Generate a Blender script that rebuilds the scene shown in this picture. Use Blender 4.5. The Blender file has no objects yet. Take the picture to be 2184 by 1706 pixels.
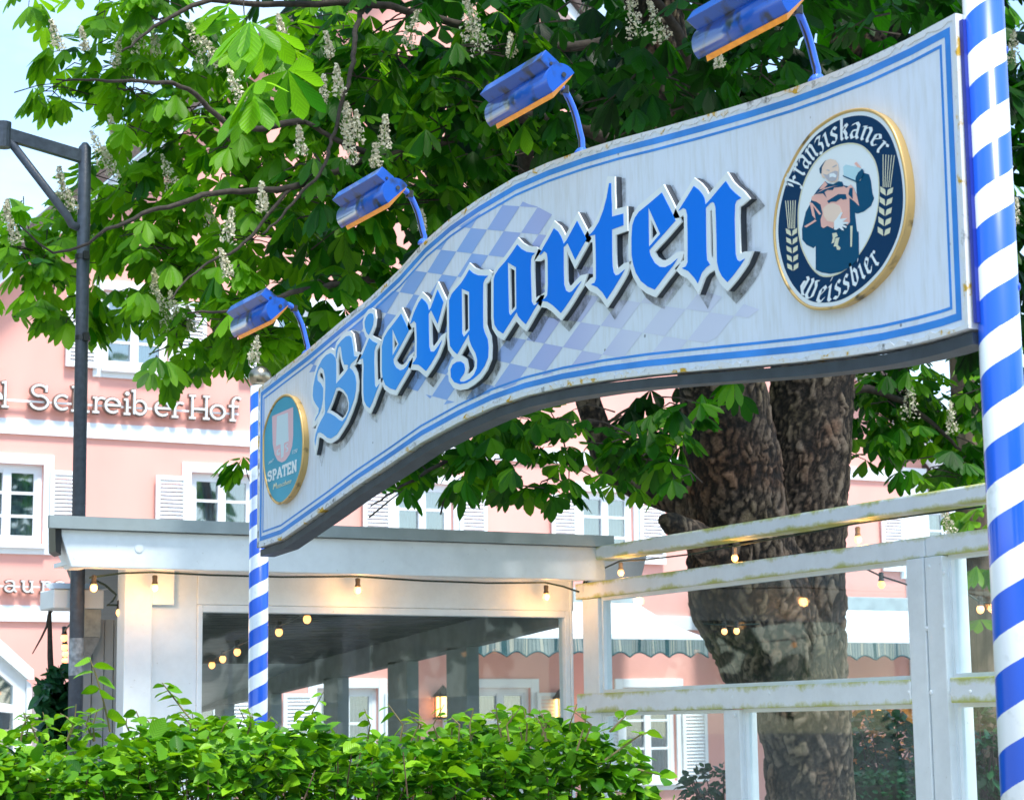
import bpy, bmesh, math, random
import numpy as np
from mathutils import Vector, Matrix
from mathutils.geometry import delaunay_2d_cdt
random.seed(7); rng = np.random.default_rng(11)
C = bpy.data.scenes[0] if not bpy.context.scene else bpy.context.scene
COL = C.collection
R = math.radians

# ------------------------------------------------------------------ camera
FPX = 7154.68/1.60256            # focal length in units of the 2184 px wide preview
PITCH, ROLL, YAW = 0.156543, -0.0129539, 0.487265
_Fh = Vector((math.sin(YAW), math.cos(YAW), 0)); _R0 = Vector((math.cos(YAW), -math.sin(YAW), 0)); _Z = Vector((0, 0, 1))
CF = _Fh*math.cos(PITCH)+_Z*math.sin(PITCH); _U0 = -_Fh*math.sin(PITCH)+_Z*math.cos(PITCH)
CX = math.cos(ROLL)*_R0+math.sin(ROLL)*_U0; CY = math.cos(ROLL)*_U0-math.sin(ROLL)*_R0
EYE = Vector((0, 0, 1.6))
cam_d = bpy.data.cameras.new('camera'); cam = bpy.data.objects.new('camera', cam_d); COL.objects.link(cam)
cam.matrix_world = Matrix(((CX.x, CY.x, -CF.x, EYE.x), (CX.y, CY.y, -CF.y, EYE.y), (CX.z, CY.z, -CF.z, EYE.z), (0, 0, 0, 1)))
cam_d.sensor_width = 36; cam_d.lens = FPX/2184*36; cam_d.clip_start = .1; cam_d.clip_end = 2000
cam_d.dof.use_dof = True; cam_d.dof.focus_distance = 8.5; cam_d.dof.aperture_fstop = 9
C.camera = cam

# ------------------------------------------------------------------ world, sun, exposure
SUN = Vector((.02, -.44, .89)).normalized()          # direction towards the sun
w = bpy.data.worlds.new('World'); C.world = w; w.use_nodes = True
nt = w.node_tree; nt.nodes.clear()
out = nt.nodes.new('ShaderNodeOutputWorld'); bg = nt.nodes.new('ShaderNodeBackground'); sky = nt.nodes.new('ShaderNodeTexSky')
sky.sky_type = 'NISHITA'; sky.sun_disc = False
sky.sun_elevation = math.asin(SUN.z); sky.sun_rotation = math.atan2(SUN.x, SUN.y)
sky.altitude = 200; sky.air_density = 1.2; sky.dust_density = .4; sky.ozone_density = 1.5
tc = nt.nodes.new('ShaderNodeTexCoord'); mp = nt.nodes.new('ShaderNodeMapping'); mp.inputs['Scale'].default_value = (1.2, 1.2, 3.2)
nz = nt.nodes.new('ShaderNodeTexNoise'); nz.inputs['Scale'].default_value = 2.3; nz.inputs['Detail'].default_value = 8; nz.inputs['Roughness'].default_value = .58
rp = nt.nodes.new('ShaderNodeValToRGB'); rp.color_ramp.elements[0].position = .45; rp.color_ramp.elements[1].position = .78
mx = nt.nodes.new('ShaderNodeMix'); mx.data_type = 'RGBA'; mx.inputs[7].default_value = (3.9, 4.7, 5.2, 1)
L_ = nt.links.new
L_(tc.outputs['Generated'], mp.inputs[0]); L_(mp.outputs[0], nz.inputs[0]); L_(nz.outputs[0], rp.inputs[0]); L_(rp.outputs[0], mx.inputs[0])
L_(sky.outputs[0], mx.inputs[6]); L_(mx.outputs[2], bg.inputs[0]); bg.inputs[1].default_value = .135; L_(bg.outputs[0], out.inputs[0])
sd = bpy.data.lights.new('sun', 'SUN'); so = bpy.data.objects.new('sun', sd); COL.objects.link(so)
sd.energy = 2.6; sd.angle = R(12); sd.color = (1, .95, .88)
so.rotation_euler = (-SUN).to_track_quat('-Z', 'Y').to_euler(); so.location = (0, -5, 30)
C.view_settings.view_transform = 'Standard'; C.view_settings.look = 'None'; C.view_settings.gamma = 1; C.view_settings.exposure = 1.42
C.view_settings.use_curve_mapping = False

# ------------------------------------------------------------------ pixel -> place helpers (preview pixels)
def ray(px, py): return CF+(px-1092)/FPX*CX-(py-853)/FPX*CY
def D(px, py, dep): return EYE+ray(px, py)*dep
def onX(px, py, X): v = ray(px, py); return EYE+v*(X/v.x)
def onY(px, py, Y): v = ray(px, py); return EYE+v*(Y/v.y)
def depth_of(P): return (P-EYE).dot(CF)

# ------------------------------------------------------------------ materials
MATS = {}
def mat(name, col, rough=.6, metal=0., noise=0., nscale=8., col2=None, bump=0., bscale=60., coat=0., emit=None, estr=0., detail=6, stretch=(1, 1, 1), n0=.35, n1=.65):
    if name in MATS: return MATS[name]
    m = bpy.data.materials.new(name); m.use_nodes = True; t = m.node_tree; b = t.nodes['Principled BSDF']
    c4 = (*col, 1)
    b.inputs['Base Color'].default_value = c4; b.inputs['Roughness'].default_value = rough; b.inputs['Metallic'].default_value = metal
    b.inputs['Coat Weight'].default_value = coat
    if emit: b.inputs['Emission Color'].default_value = (*emit, 1); b.inputs['Emission Strength'].default_value = estr
    if noise or bump or col2:
        tcn = t.nodes.new('ShaderNodeTexCoord'); mpn = t.nodes.new('ShaderNodeMapping'); mpn.inputs['Scale'].default_value = stretch
        t.links.new(tcn.outputs['Object'], mpn.inputs[0])
    if noise or col2:
        n = t.nodes.new('ShaderNodeTexNoise'); n.inputs['Scale'].default_value = nscale; n.inputs['Detail'].default_value = detail
        t.links.new(mpn.outputs[0], n.inputs[0])
        r = t.nodes.new('ShaderNodeValToRGB'); r.color_ramp.elements[0].position = n0; r.color_ramp.elements[1].position = n1
        r.color_ramp.elements[0].color = (*(col2 or [c*(1-noise) for c in col]), 1); r.color_ramp.elements[1].color = c4
        t.links.new(n.outputs[0], r.inputs[0]); t.links.new(r.outputs[0], b.inputs['Base Color'])
    if bump:
        n2 = t.nodes.new('ShaderNodeTexNoise'); n2.inputs['Scale'].default_value = bscale; n2.inputs['Detail'].default_value = 6
        t.links.new(mpn.outputs[0], n2.inputs[0])
        bp = t.nodes.new('ShaderNodeBump'); bp.inputs['Strength'].default_value = min(1, bump); bp.inputs['Distance'].default_value = .01
        t.links.new(n2.outputs[0], bp.inputs['Height']); t.links.new(bp.outputs[0], b.inputs['Normal'])
    MATS[name] = m; return m

def glass_mat(name, tint=(.9, .95, .95), refl=.09):
    if name in MATS: return MATS[name]
    m = bpy.data.materials.new(name); m.use_nodes = True; t = m.node_tree; t.nodes.clear()
    o = t.nodes.new('ShaderNodeOutputMaterial'); mixn = t.nodes.new('ShaderNodeMixShader'); tr = t.nodes.new('ShaderNodeBsdfTransparent'); g = t.nodes.new('ShaderNodeBsdfGlossy')
    tr.inputs[0].default_value = (*tint, 1); g.inputs['Roughness'].default_value = .02
    lw = t.nodes.new('ShaderNodeLayerWeight'); lw.inputs[0].default_value = .5
    fr = t.nodes.new('ShaderNodeMath'); fr.operation = 'POWER'; fr.inputs[1].default_value = 5; t.links.new(lw.outputs['Facing'], fr.inputs[0])
    ma = t.nodes.new('ShaderNodeMath'); ma.operation = 'MULTIPLY_ADD'; ma.inputs[1].default_value = .6; ma.inputs[2].default_value = refl; ma.use_clamp = True
    # a veil of dust on the pane
    df = t.nodes.new('ShaderNodeBsdfDiffuse'); df.inputs[0].default_value = (.7, .74, .75, 1)
    n = t.nodes.new('ShaderNodeTexNoise'); n.inputs['Scale'].default_value = 3; n.inputs['Detail'].default_value = 8
    r = t.nodes.new('ShaderNodeMapRange'); r.inputs[1].default_value = .4; r.inputs[2].default_value = .75; r.inputs[3].default_value = .0; r.inputs[4].default_value = .035
    m2 = t.nodes.new('ShaderNodeMixShader')
    tcn = t.nodes.new('ShaderNodeTexCoord'); t.links.new(tcn.outputs['Object'], n.inputs[0]); t.links.new(n.outputs[0], r.inputs[0])
    t.links.new(fr.outputs[0], ma.inputs[0]); t.links.new(ma.outputs[0], mixn.inputs[0]); t.links.new(tr.outputs[0], mixn.inputs[1]); t.links.new(g.outputs[0], mixn.inputs[2])
    t.links.new(r.outputs[0], m2.inputs[0]); t.links.new(mixn.outputs[0], m2.inputs[1]); t.links.new(df.outputs[0], m2.inputs[2]); t.links.new(m2.outputs[0], o.inputs[0])
    MATS[name] = m; return m

def leaf_mat(name, c_dark, c_mid, c_light, trans=.45, rough=.42, veins=9.):
    m = bpy.data.materials.new(name); m.use_nodes = True; t = m.node_tree; b = t.nodes['Principled BSDF']; o = t.nodes['Material Output']
    at = t.nodes.new('ShaderNodeAttribute'); at.attribute_name = 'tint'
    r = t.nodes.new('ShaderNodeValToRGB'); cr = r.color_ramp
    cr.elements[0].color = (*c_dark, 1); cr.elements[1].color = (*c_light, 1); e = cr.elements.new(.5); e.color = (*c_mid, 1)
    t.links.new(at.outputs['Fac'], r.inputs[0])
    # side veins from the leaf's own UV
    uv = t.nodes.new('ShaderNodeUVMap'); sx = t.nodes.new('ShaderNodeSeparateXYZ'); t.links.new(uv.outputs[0], sx.inputs[0])
    ab = t.nodes.new('ShaderNodeMath'); ab.operation = 'ABSOLUTE'; t.links.new(sx.outputs[0], ab.inputs[0])
    ml = t.nodes.new('ShaderNodeMath'); ml.operation = 'MULTIPLY_ADD'; ml.inputs[1].default_value = -.35; t.links.new(ab.outputs[0], ml.inputs[0]); t.links.new(sx.outputs[1], ml.inputs[2])
    sc = t.nodes.new('ShaderNodeMath'); sc.operation = 'MULTIPLY'; sc.inputs[1].default_value = veins; t.links.new(ml.outputs[0], sc.inputs[0])
    fr = t.nodes.new('ShaderNodeMath'); fr.operation = 'PINGPONG'; fr.inputs[1].default_value = .5; t.links.new(sc.outputs[0], fr.inputs[0])
    mr = t.nodes.new('ShaderNodeMapRange'); mr.inputs[1].default_value = 0; mr.inputs[2].default_value = .16; mr.inputs[3].default_value = 1.3; mr.inputs[4].default_value = 1
    t.links.new(fr.outputs[0], mr.inputs[0])
    mm = t.nodes.new('ShaderNodeVectorMath'); mm.operation = 'SCALE'; t.links.new(r.outputs[0], mm.inputs[0]); t.links.new(mr.outputs[0], mm.inputs['Scale'])
    t.links.new(mm.outputs[0], b.inputs['Base Color']); b.inputs['Roughness'].default_value = rough; b.inputs['Specular IOR Level'].default_value = .28
    bp = t.nodes.new('ShaderNodeBump'); bp.inputs['Strength'].default_value = .4; bp.inputs['Distance'].default_value = .004
    t.links.new(fr.outputs[0], bp.inputs['Height']); t.links.new(bp.outputs[0], b.inputs['Normal'])
    tl = t.nodes.new('ShaderNodeBsdfTranslucent'); ms = t.nodes.new('ShaderNodeMixShader'); ms.inputs[0].default_value = trans
    hs = t.nodes.new('ShaderNodeVectorMath'); hs.operation = 'MULTIPLY'; hs.inputs[1].default_value = (1.9, 1.75, .55); t.links.new(mm.outputs[0], hs.inputs[0]); t.links.new(hs.outputs[0], tl.inputs[0])
    t.links.new(b.outputs[0], ms.inputs[1]); t.links.new(tl.outputs[0], ms.inputs[2]); t.links.new(ms.outputs[0], o.inputs[0])
    return m

def stripe_mat(name, pitch, phase):
    m = bpy.data.materials.new(name); m.use_nodes = True; t = m.node_tree; b = t.nodes['Principled BSDF']
    tcn = t.nodes.new('ShaderNodeTexCoord'); sx = t.nodes.new('ShaderNodeSeparateXYZ'); t.links.new(tcn.outputs['Object'], sx.inputs[0])
    a = t.nodes.new('ShaderNodeMath'); a.operation = 'ARCTAN2'; t.links.new(sx.outputs[1], a.inputs[0]); t.links.new(sx.outputs[0], a.inputs[1])
    a2 = t.nodes.new('ShaderNodeMath'); a2.operation = 'DIVIDE'; a2.inputs[1].default_value = -2*math.pi; t.links.new(a.outputs[0], a2.inputs[0])
    z = t.nodes.new('ShaderNodeMath'); z.operation = 'MULTIPLY_ADD'; z.inputs[1].default_value = 1/pitch; t.links.new(sx.outputs[2], z.inputs[0]); t.links.new(a2.outputs[0], z.inputs[2])
    ad = t.nodes.new('ShaderNodeMath'); ad.operation = 'ADD'; ad.inputs[1].default_value = phase; t.links.new(z.outputs[0], ad.inputs[0])
    f = t.nodes.new('ShaderNodeMath'); f.operation = 'FLOORED_MODULO'; f.inputs[1].default_value = 1; t.links.new(ad.outputs[0], f.inputs[0])
    nw = t.nodes.new('ShaderNodeTexNoise'); nw.inputs['Scale'].default_value = 14; nw.inputs['Detail'].default_value = 9; nw.inputs['Roughness'].default_value = .75; t.links.new(tcn.outputs['Object'], nw.inputs[0])
    wv = t.nodes.new('ShaderNodeMath'); wv.operation = 'MULTIPLY_ADD'; wv.inputs[1].default_value = .05; t.links.new(nw.outputs[0], wv.inputs[0]); t.links.new(f.outputs[0], wv.inputs[2])
    g = t.nodes.new('ShaderNodeMath'); g.operation = 'GREATER_THAN'; g.inputs[1].default_value = .485; t.links.new(wv.outputs[0], g.inputs[0])
    n = t.nodes.new('ShaderNodeTexNoise'); n.inputs['Scale'].default_value = 30; n.inputs['Detail'].default_value = 8; t.links.new(tcn.outputs['Object'], n.inputs[0])
    rw = t.nodes.new('ShaderNodeValToRGB'); rw.color_ramp.elements[0].position = .25; rw.color_ramp.elements[0].color = (.62, .68, .68, 1); rw.color_ramp.elements[1].position = .42; rw.color_ramp.elements[1].color = (.78, .84, .86, 1)
    t.links.new(n.outputs[0], rw.inputs[0])
    mxn = t.nodes.new('ShaderNodeMix'); mxn.data_type = 'RGBA'; mxn.inputs[7].default_value = (.008, .10, .64, 1)
    t.links.new(g.outputs[0], mxn.inputs[0]); t.links.new(rw.outputs[0], mxn.inputs[6]); ch = t.nodes.new('ShaderNodeMapRange'); ch.inputs[1].default_value = .66; ch.inputs[2].default_value = .70; ch.inputs[4].default_value = .55; t.links.new(nw.outputs[0], ch.inputs[0])
    mc = t.nodes.new('ShaderNodeMix'); mc.data_type = 'RGBA'; mc.inputs[7].default_value = (.30, .33, .36, 1); t.links.new(ch.outputs[0], mc.inputs[0]); t.links.new(mxn.outputs[2], mc.inputs[6]); t.links.new(mc.outputs[2], b.inputs['Base Color'])
    b.inputs['Roughness'].default_value = .3; b.inputs['Coat Weight'].default_value = .6; b.inputs['Coat Roughness'].default_value = .12
    return m

def timber_mat(name, moss, base=(.82, .89, .92)):
    m = bpy.data.materials.new(name); m.use_nodes = True; t = m.node_tree; b = t.nodes['Principled BSDF']
    tcn = t.nodes.new('ShaderNodeTexCoord'); mpn = t.nodes.new('ShaderNodeMapping'); mpn.inputs['Scale'].default_value = (3, 3, 3); t.links.new(tcn.outputs['Object'], mpn.inputs[0])
    n = t.nodes.new('ShaderNodeTexNoise'); n.inputs['Scale'].default_value = 2.2; n.inputs['Detail'].default_value = 9; n.inputs['Roughness'].default_value = .65; t.links.new(mpn.outputs[0], n.inputs[0])
    r = t.nodes.new('ShaderNodeValToRGB'); r.color_ramp.elements[0].position = .3; r.color_ramp.elements[1].position = .6
    r.color_ramp.elements[0].color = (*[c*.9 for c in base], 1); r.color_ramp.elements[1].color = (*base, 1); t.links.new(n.outputs[0], r.inputs[0])
    last = r.outputs[0]
    n3 = t.nodes.new('ShaderNodeTexNoise'); n3.inputs['Scale'].default_value = 45; n3.inputs['Detail'].default_value = 4; t.links.new(tcn.outputs['Object'], n3.inputs[0])
    r3 = t.nodes.new('ShaderNodeMapRange'); r3.inputs[1].default_value = .70; r3.inputs[2].default_value = .80; r3.inputs[4].default_value = .6; t.links.new(n3.outputs[0], r3.inputs[0])
    m3 = t.nodes.new('ShaderNodeMix'); m3.data_type = 'RGBA'; m3.inputs[7].default_value = (.33, .35, .30, 1); t.links.new(r3.outputs[0], m3.inputs[0]); t.links.new(last, m3.inputs[6]); last = m3.outputs[2]
    if moss:
        sx = t.nodes.new('ShaderNodeSeparateXYZ'); t.links.new(tcn.outputs['Generated'], sx.inputs[0])
        d = t.nodes.new('ShaderNodeMath'); d.operation = 'SUBTRACT'; d.inputs[1].default_value = .5; t.links.new(sx.outputs[2], d.inputs[0])
        ab = t.nodes.new('ShaderNodeMath'); ab.operation = 'ABSOLUTE'; t.links.new(d.outputs[0], ab.inputs[0])
        n4 = t.nodes.new('ShaderNodeTexNoise'); n4.inputs['Scale'].default_value = 4; n4.inputs['Detail'].default_value = 9; n4.inputs['Roughness'].default_value = .7; t.links.new(tcn.outputs['Object'], n4.inputs[0])
        ml = t.nodes.new('ShaderNodeMath'); ml.operation = 'MULTIPLY_ADD'; ml.inputs[1].default_value = 1.5; t.links.new(n4.outputs[0], ml.inputs[0]); t.links.new(ab.outputs[0], ml.inputs[2])
        mr = t.nodes.new('ShaderNodeMapRange'); mr.inputs[1].default_value = 1.03; mr.inputs[2].default_value = 1.30; mr.inputs[4].default_value = moss; t.links.new(ml.outputs[0], mr.inputs[0])
        m4 = t.nodes.new('ShaderNodeMix'); m4.data_type = 'RGBA'; m4.inputs[7].default_value = (.42, .46, .03, 1); t.links.new(mr.outputs[0], m4.inputs[0]); t.links.new(last, m4.inputs[6]); last = m4.outputs[2]
    t.links.new(last, b.inputs['Base Color']); b.inputs['Roughness'].default_value = .5
    bp = t.nodes.new('ShaderNodeBump'); bp.inputs['Strength'].default_value = .25; bp.inputs['Distance'].default_value = .004; t.links.new(n3.outputs[0], bp.inputs['Height']); t.links.new(bp.outputs[0], b.inputs['Normal'])
    return m

# ------------------------------------------------------------------ object helpers
def tag(o, label=None, cat=None, group=None, kind=None):
    if label: o['label'] = label
    if cat: o['category'] = cat
    if group: o['group'] = group
    if kind: o['kind'] = kind
    return o
def empty(name, loc, label, cat, group=None):
    o = bpy.data.objects.new(name, None); COL.objects.link(o); o.location = loc; o.empty_display_size = .2
    return tag(o, label, cat, group)

class MB:
    def __init__(s): s.v = []; s.f = []
    def add(s, vs, fs):
        k = len(s.v); s.v += [tuple(p) for p in vs]; s.f += [tuple(i+k for i in f) for f in fs]; return s
    def box(s, x0, x1, y0, y1, z0, z1):
        x0, x1 = sorted((x0, x1)); y0, y1 = sorted((y0, y1)); z0, z1 = sorted((z0, z1))
        return s.add([(x0, y0, z0), (x1, y0, z0), (x1, y1, z0), (x0, y1, z0), (x0, y0, z1), (x1, y0, z1), (x1, y1, z1), (x0, y1, z1)],
                     [(0, 3, 2, 1), (4, 5, 6, 7), (0, 1, 5, 4), (1, 2, 6, 5), (2, 3, 7, 6), (3, 0, 4, 7)])
    def beam(s, p, q, a, b, up=Vector((0, 0, 1))):
        """box section a (sideways) x b (up) from p to q"""
        p, q = Vector(p), Vector(q); d = (q-p).normalized(); sd_ = d.cross(up).normalized(); u = sd_.cross(d)
        vs = [c+sd_*i*a/2+u*j*b/2 for c in (p, q) for i, j in ((-1, -1), (1, -1), (1, 1), (-1, 1))]
        return s.add(vs, [(0, 1, 2, 3), (7, 6, 5, 4), (0, 4, 5, 1), (1, 5, 6, 2), (2, 6, 7, 3), (3, 7, 4, 0)])
    def prism(s, pts, off):
        """closed polygon pts (3-D) extruded by vector off"""
        n = len(pts); off = Vector(off); vs = [Vector(p) for p in pts]+[Vector(p)+off for p in pts]
        return s.add(vs, [tuple(range(n))[::-1], tuple(range(n, 2*n))]+[(i, (i+1) % n, n+(i+1) % n, n+i) for i in range(n)])
    def tube(s, pts, rad, n=10, caps=True):
        pts = [Vector(p) for p in pts]
        if not hasattr(rad, '__len__'): rad = [rad]*len(pts)
        rings = []; ref = None; k = len(s.v)
        for i, p in enumerate(pts):
            d = (pts[min(i+1, len(pts)-1)]-pts[max(i-1, 0)]).normalized()
            if ref is None: ref = d.orthogonal().normalized()
            ref = (ref-d*ref.dot(d)).normalized(); b = d.cross(ref)
            for j in range(n):
                a = 2*math.pi*j/n; s.v.append(tuple(p+(ref*math.cos(a)+b*math.sin(a))*rad[i]))
        for i in range(len(pts)-1):
            for j in range(n): s.f.append((k+i*n+j, k+i*n+(j+1) % n, k+(i+1)*n+(j+1) % n, k+(i+1)*n+j))
        if caps: s.f.append(tuple(k+j for j in range(n))[::-1]); s.f.append(tuple(k+(len(pts)-1)*n+j for j in range(n)))
        return s
    def sphere(s, c, r, n=12, m=8, sz=1.):
        c = Vector(c); k = len(s.v); s.v.append(tuple(c+Vector((0, 0, r*sz))))
        for i in range(1, m):
            for j in range(n):
                t, a = math.pi*i/m, 2*math.pi*j/n; s.v.append((c.x+r*math.sin(t)*math.cos(a), c.y+r*math.sin(t)*math.sin(a), c.z+r*sz*math.cos(t)))
        s.v.append(tuple(c-Vector((0, 0, r*sz)))); e = len(s.v)-1
        for j in range(n): s.f.append((k, k+1+j, k+1+(j+1) % n)); s.f.append((e, k+1+(m-2)*n+(j+1) % n, k+1+(m-2)*n+j))
        for i in range(m-2):
            for j in range(n): s.f.append((k+1+i*n+j, k+1+(i+1)*n+j, k+1+(i+1)*n+(j+1) % n, k+1+i*n+(j+1) % n))
        return s
    def lathe(s, c, prof, n=16, ax=Vector((0, 0, 1))):
        """prof: (radius, height) list along axis ax from c"""
        c = Vector(c); r0 = ax.orthogonal().normalized(); b0 = ax.cross(r0); k = len(s.v)
        for r_, h in prof:
            for j in range(n):
                a = 2*math.pi*j/n; s.v.append(tuple(c+ax*h+(r0*math.cos(a)+b0*math.sin(a))*r_))
        for i in range(len(prof)-1):
            for j in range(n): s.f.append((k+i*n+j, k+i*n+(j+1) % n, k+(i+1)*n+(j+1) % n, k+(i+1)*n+j))
        s.f.append(tuple(k+j for j in range(n))[::-1]); s.f.append(tuple(k+(len(prof)-1)*n+j for j in range(n)))
        return s
    def build(s, name, m, parent=None, smooth=False, bevel=0., origin=None, label=None):
        me = bpy.data.meshes.new(name); vs = s.v
        loc = Vector((0, 0, 0))
        if parent is not None:
            loc = Vector(parent_world(parent))
        elif origin is not None: loc = Vector(origin)
        vs = [(p[0]-loc.x, p[1]-loc.y, p[2]-loc.z) for p in vs]
        me.from_pydata(vs, [], s.f); me.materials.append(m)
        bm = bmesh.new(); bm.from_mesh(me); bmesh.ops.recalc_face_normals(bm, faces=bm.faces); bm.to_mesh(me); bm.free()
        if smooth: me.polygons.foreach_set('use_smooth', [True]*len(me.polygons))
        o = bpy.data.objects.new(name, me); COL.objects.link(o)
        if parent is not None: o.parent = parent
        elif origin is not None: o.location = origin
        if bevel:
            bv = o.modifiers.new('bevel', 'BEVEL'); bv.width = bevel; bv.segments = 2; bv.limit_method = 'ANGLE'
        if label: o['label'] = label
        return o
def parent_world(p):
    l = Vector(p.location); q = p.parent
    while q is not None: l += Vector(q.location); q = q.parent
    return l

# ------------------------------------------------------------------ flat shapes (constrained Delaunay)
def cdt(outers, holes=(), clip=None):
    vs, fs = [], []
    for P in list(outers)+list(holes)+([clip] if clip else []):
        k = len(vs); vs += [Vector(p) for p in P]; fs.append(list(range(k, k+len(P))))
    no, nh = len(outers), len(holes)
    v, e, f, ov, oe, of = delaunay_2d_cdt(vs, [], fs, 1, 1e-6)
    keep = []
    for t, src in zip(f, of):
        s_ = set(src)
        if not any(i < no for i in s_): continue
        if any(no <= i < no+nh for i in s_): continue
        if clip and (no+nh) not in s_: continue
        keep.append(t)
    return v, keep
def plate(mb, outers, holes, to3d, off, clip=None, back=True):
    """flat shape -> solid plate: to3d maps 2-D to the front face, off is the thickness vector"""
    v, f = cdt(outers, holes, clip); off = Vector(off)
    used = sorted({i for t in f for i in t}); idx = {u: i for i, u in enumerate(used)}
    fr = [Vector(to3d(v[u])) for u in used]; n = len(fr)
    cnt = {}
    for t in f:
        for a, b in zip(t, t[1:]+t[:1]): cnt[(min(a, b), max(a, b))] = cnt.get((min(a, b), max(a, b)), 0)+1
    faces = [tuple(idx[i] for i in t) for t in f]
    if back:
        faces += [tuple(n+idx[i] for i in t)[::-1] for t in f]
        for t in f:
            for a, b in zip(t, t[1:]+t[:1]):
                if cnt[(min(a, b), max(a, b))] == 1: faces.append((idx[b], idx[a], n+idx[a], n+idx[b]))
        mb.add(fr+[p+off for p in fr], faces)
    else: mb.add(fr, faces)
    return mb
def ccw(P):
    a = sum(p[0]*q[1]-q[0]*p[1] for p, q in zip(P, P[1:]+P[:1])); return list(P) if a > 0 else list(P)[::-1]
def offset_poly(P, d, limit=3.):
    """mitred offset of a ccw polygon, d>0 outward"""
    n = len(P); o = []
    for i in range(n):
        a, b, c = Vector(P[i-1]), Vector(P[i]), Vector(P[(i+1) % n])
        e1, e2 = (b-a).normalized(), (c-b).normalized(); n1, n2 = Vector((e1.y, -e1.x)), Vector((e2.y, -e2.x))
        m = n1+n2
        if m.length < 1e-4: o.append(b+n1*d); continue
        m.normalize(); k = 1/max(m.dot(n1), 1/limit); o.append(b+m*d*k)
    return o
def fat(P, d, hole=False, limit=2.2):
    """convex pieces that thicken the outline P outward by d"""
    P = ccw([Vector(p) for p in P]); 
    if hole: P = P[::-1]
    n = len(P); out_ = []
    for i in range(n):
        a, b, c = P[i-1], P[i], P[(i+1) % n]
        if (b-a).length < 1e-6 or (c-b).length < 1e-6: continue
        e1, e2 = (b-a).normalized(), (c-b).normalized(); n1, n2 = Vector((e1.y, -e1.x)), Vector((e2.y, -e2.x))
        out_.append([a, a+n1*d, b+n1*d, b])
        if e1.cross(e2) > 1e-4:                      # convex corner
            m = (n1+n2); 
            if m.length < 1e-3: continue
            m.normalize(); k = 1/max(m.dot(n1), .05)
            if k <= limit: out_.append([b, b+n1*d, b+m*d*k, b+n2*d])
            else: out_.append([b, b+n1*d, b+m*d*limit*.9, b+n2*d])
    return [ccw(q) for q in out_]
def catmull(P, k=6, closed=True):
    P = [Vector(p) for p in P]; n = len(P); o = []
    rngi = range(n) if closed else range(n-1)
    for i in rngi:
        if closed: p0, p1, p2, p3 = P[i-1], P[i], P[(i+1) % n], P[(i+2) % n]
        else: p0, p1, p2, p3 = P[max(i-1, 0)], P[i], P[i+1], P[min(i+2, n-1)]
        for j in range(k):
            t = j/k; o.append(.5*((2*p1)+(p2-p0)*t+(2*p0-5*p1+4*p2-p3)*t*t+(3*p1-p0-3*p2+p3)*t*t*t))
    if not closed: o.append(P[-1])
    return o
def stroke_quads(path, nib=None, wid=None):
    """pen stroke: nib = 2-D vector (broad pen) or wid = round width; returns convex pieces"""
    o = []; path = [Vector(p) for p in path]
    if nib is not None:
        nb = Vector(nib)/2
        for a, b in zip(path, path[1:]):
            if abs((b-a).cross(nb)) < 1e-7: continue
            o.append(ccw([a-nb, a+nb, b+nb, b-nb]))
        # give the nib a little thickness so that strokes along it do not vanish
        pn = Vector((-nb.y, nb.x))*.28
        for a, b in zip(path, path[1:]):
            if abs((b-a).cross(pn)) < 1e-7: continue
            o.append(ccw([a-pn, a+pn, b+pn, b-pn]))
    else:
        for a, b in zip(path, path[1:]):
            d = (b-a)
            if d.length < 1e-7: continue
            d.normalize(); nrm = Vector((-d.y, d.x))*wid/2; e = d*wid*.25
            o.append(ccw([a-nrm-e, a+nrm-e, b+nrm+e, b-nrm+e]))
    return o

# ------------------------------------------------------------------ shared materials
M_white = mat('white_paint', (.80, .86, .88), .5, noise=.1, nscale=3, bump=.1)
M_timber = timber_mat('weathered_white_timber', 0)
M_moss = timber_mat('mossy_white_timber', .85)
M_gut = mat('grey_sheet_metal', (.36, .43, .44), .45, noise=.2, nscale=5, bump=.1)
M_black = mat('black_plastic', (.012, .014, .014), .4)
M_dark = mat('dark_steel', (.035, .045, .06), .45, noise=.4, nscale=20)
M_pink = mat('pink_render', (.84, .42, .355), .85, noise=.10, nscale=1.1, stretch=(1, 1, .4), bump=.35, bscale=160)
M_trim = mat('white_render', (.80, .85, .88), .8, noise=.05, nscale=3)
M_shut = mat('shutter_paint', (.78, .82, .83), .55, noise=.05)
M_roof = mat('roof_tiles', (.12, .09, .08), .8, noise=.5, nscale=30, bump=.5)
M_glass = glass_mat('window_glass', (.90, .95, .955), .032)
M_hglass = glass_mat('house_glass', (.6, .72, .76), .28)
M_bulb = mat('lit_bulb', (1, .7, .4), .3, emit=(1, .38, .09), estr=1.7)
M_bark = mat('chestnut_bark', (.17, .125, .085), .95, col2=(.022, .017, .012), nscale=7, detail=10, bump=1., bscale=22, stretch=(1, 1, .38), n0=.36, n1=.66)
M_twig = mat('twig_bark', (.055, .045, .035), .9, noise=.5, nscale=30)
M_lettW = mat('letter_white', (.80, .86, .87), .4, noise=.06, nscale=6)
M_side = mat('letter_return', (.035, .045, .06), .6)

# ------------------------------------------------------------------ ground
m = MB(); m.add([(-300, -300, 0), (400, -300, 0), (400, 500, 0), (-300, 500, 0)], [(0, 1, 2, 3)])
tag(m.build('ground', mat('gravel', (.30, .28, .25), .95, noise=.4, nscale=60, bump=.5)), kind='structure')
m = MB(); m.add([(-8, -30, .004), (2.9, -30, .004), (2.9, 9.2, .004), (-8, 9.2, .004)], [(0, 1, 2, 3)])
tag(m.build('pavement', mat('paving', (.30, .30, .29), .9, noise=.25, nscale=9, bump=.3)), kind='structure')

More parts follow.
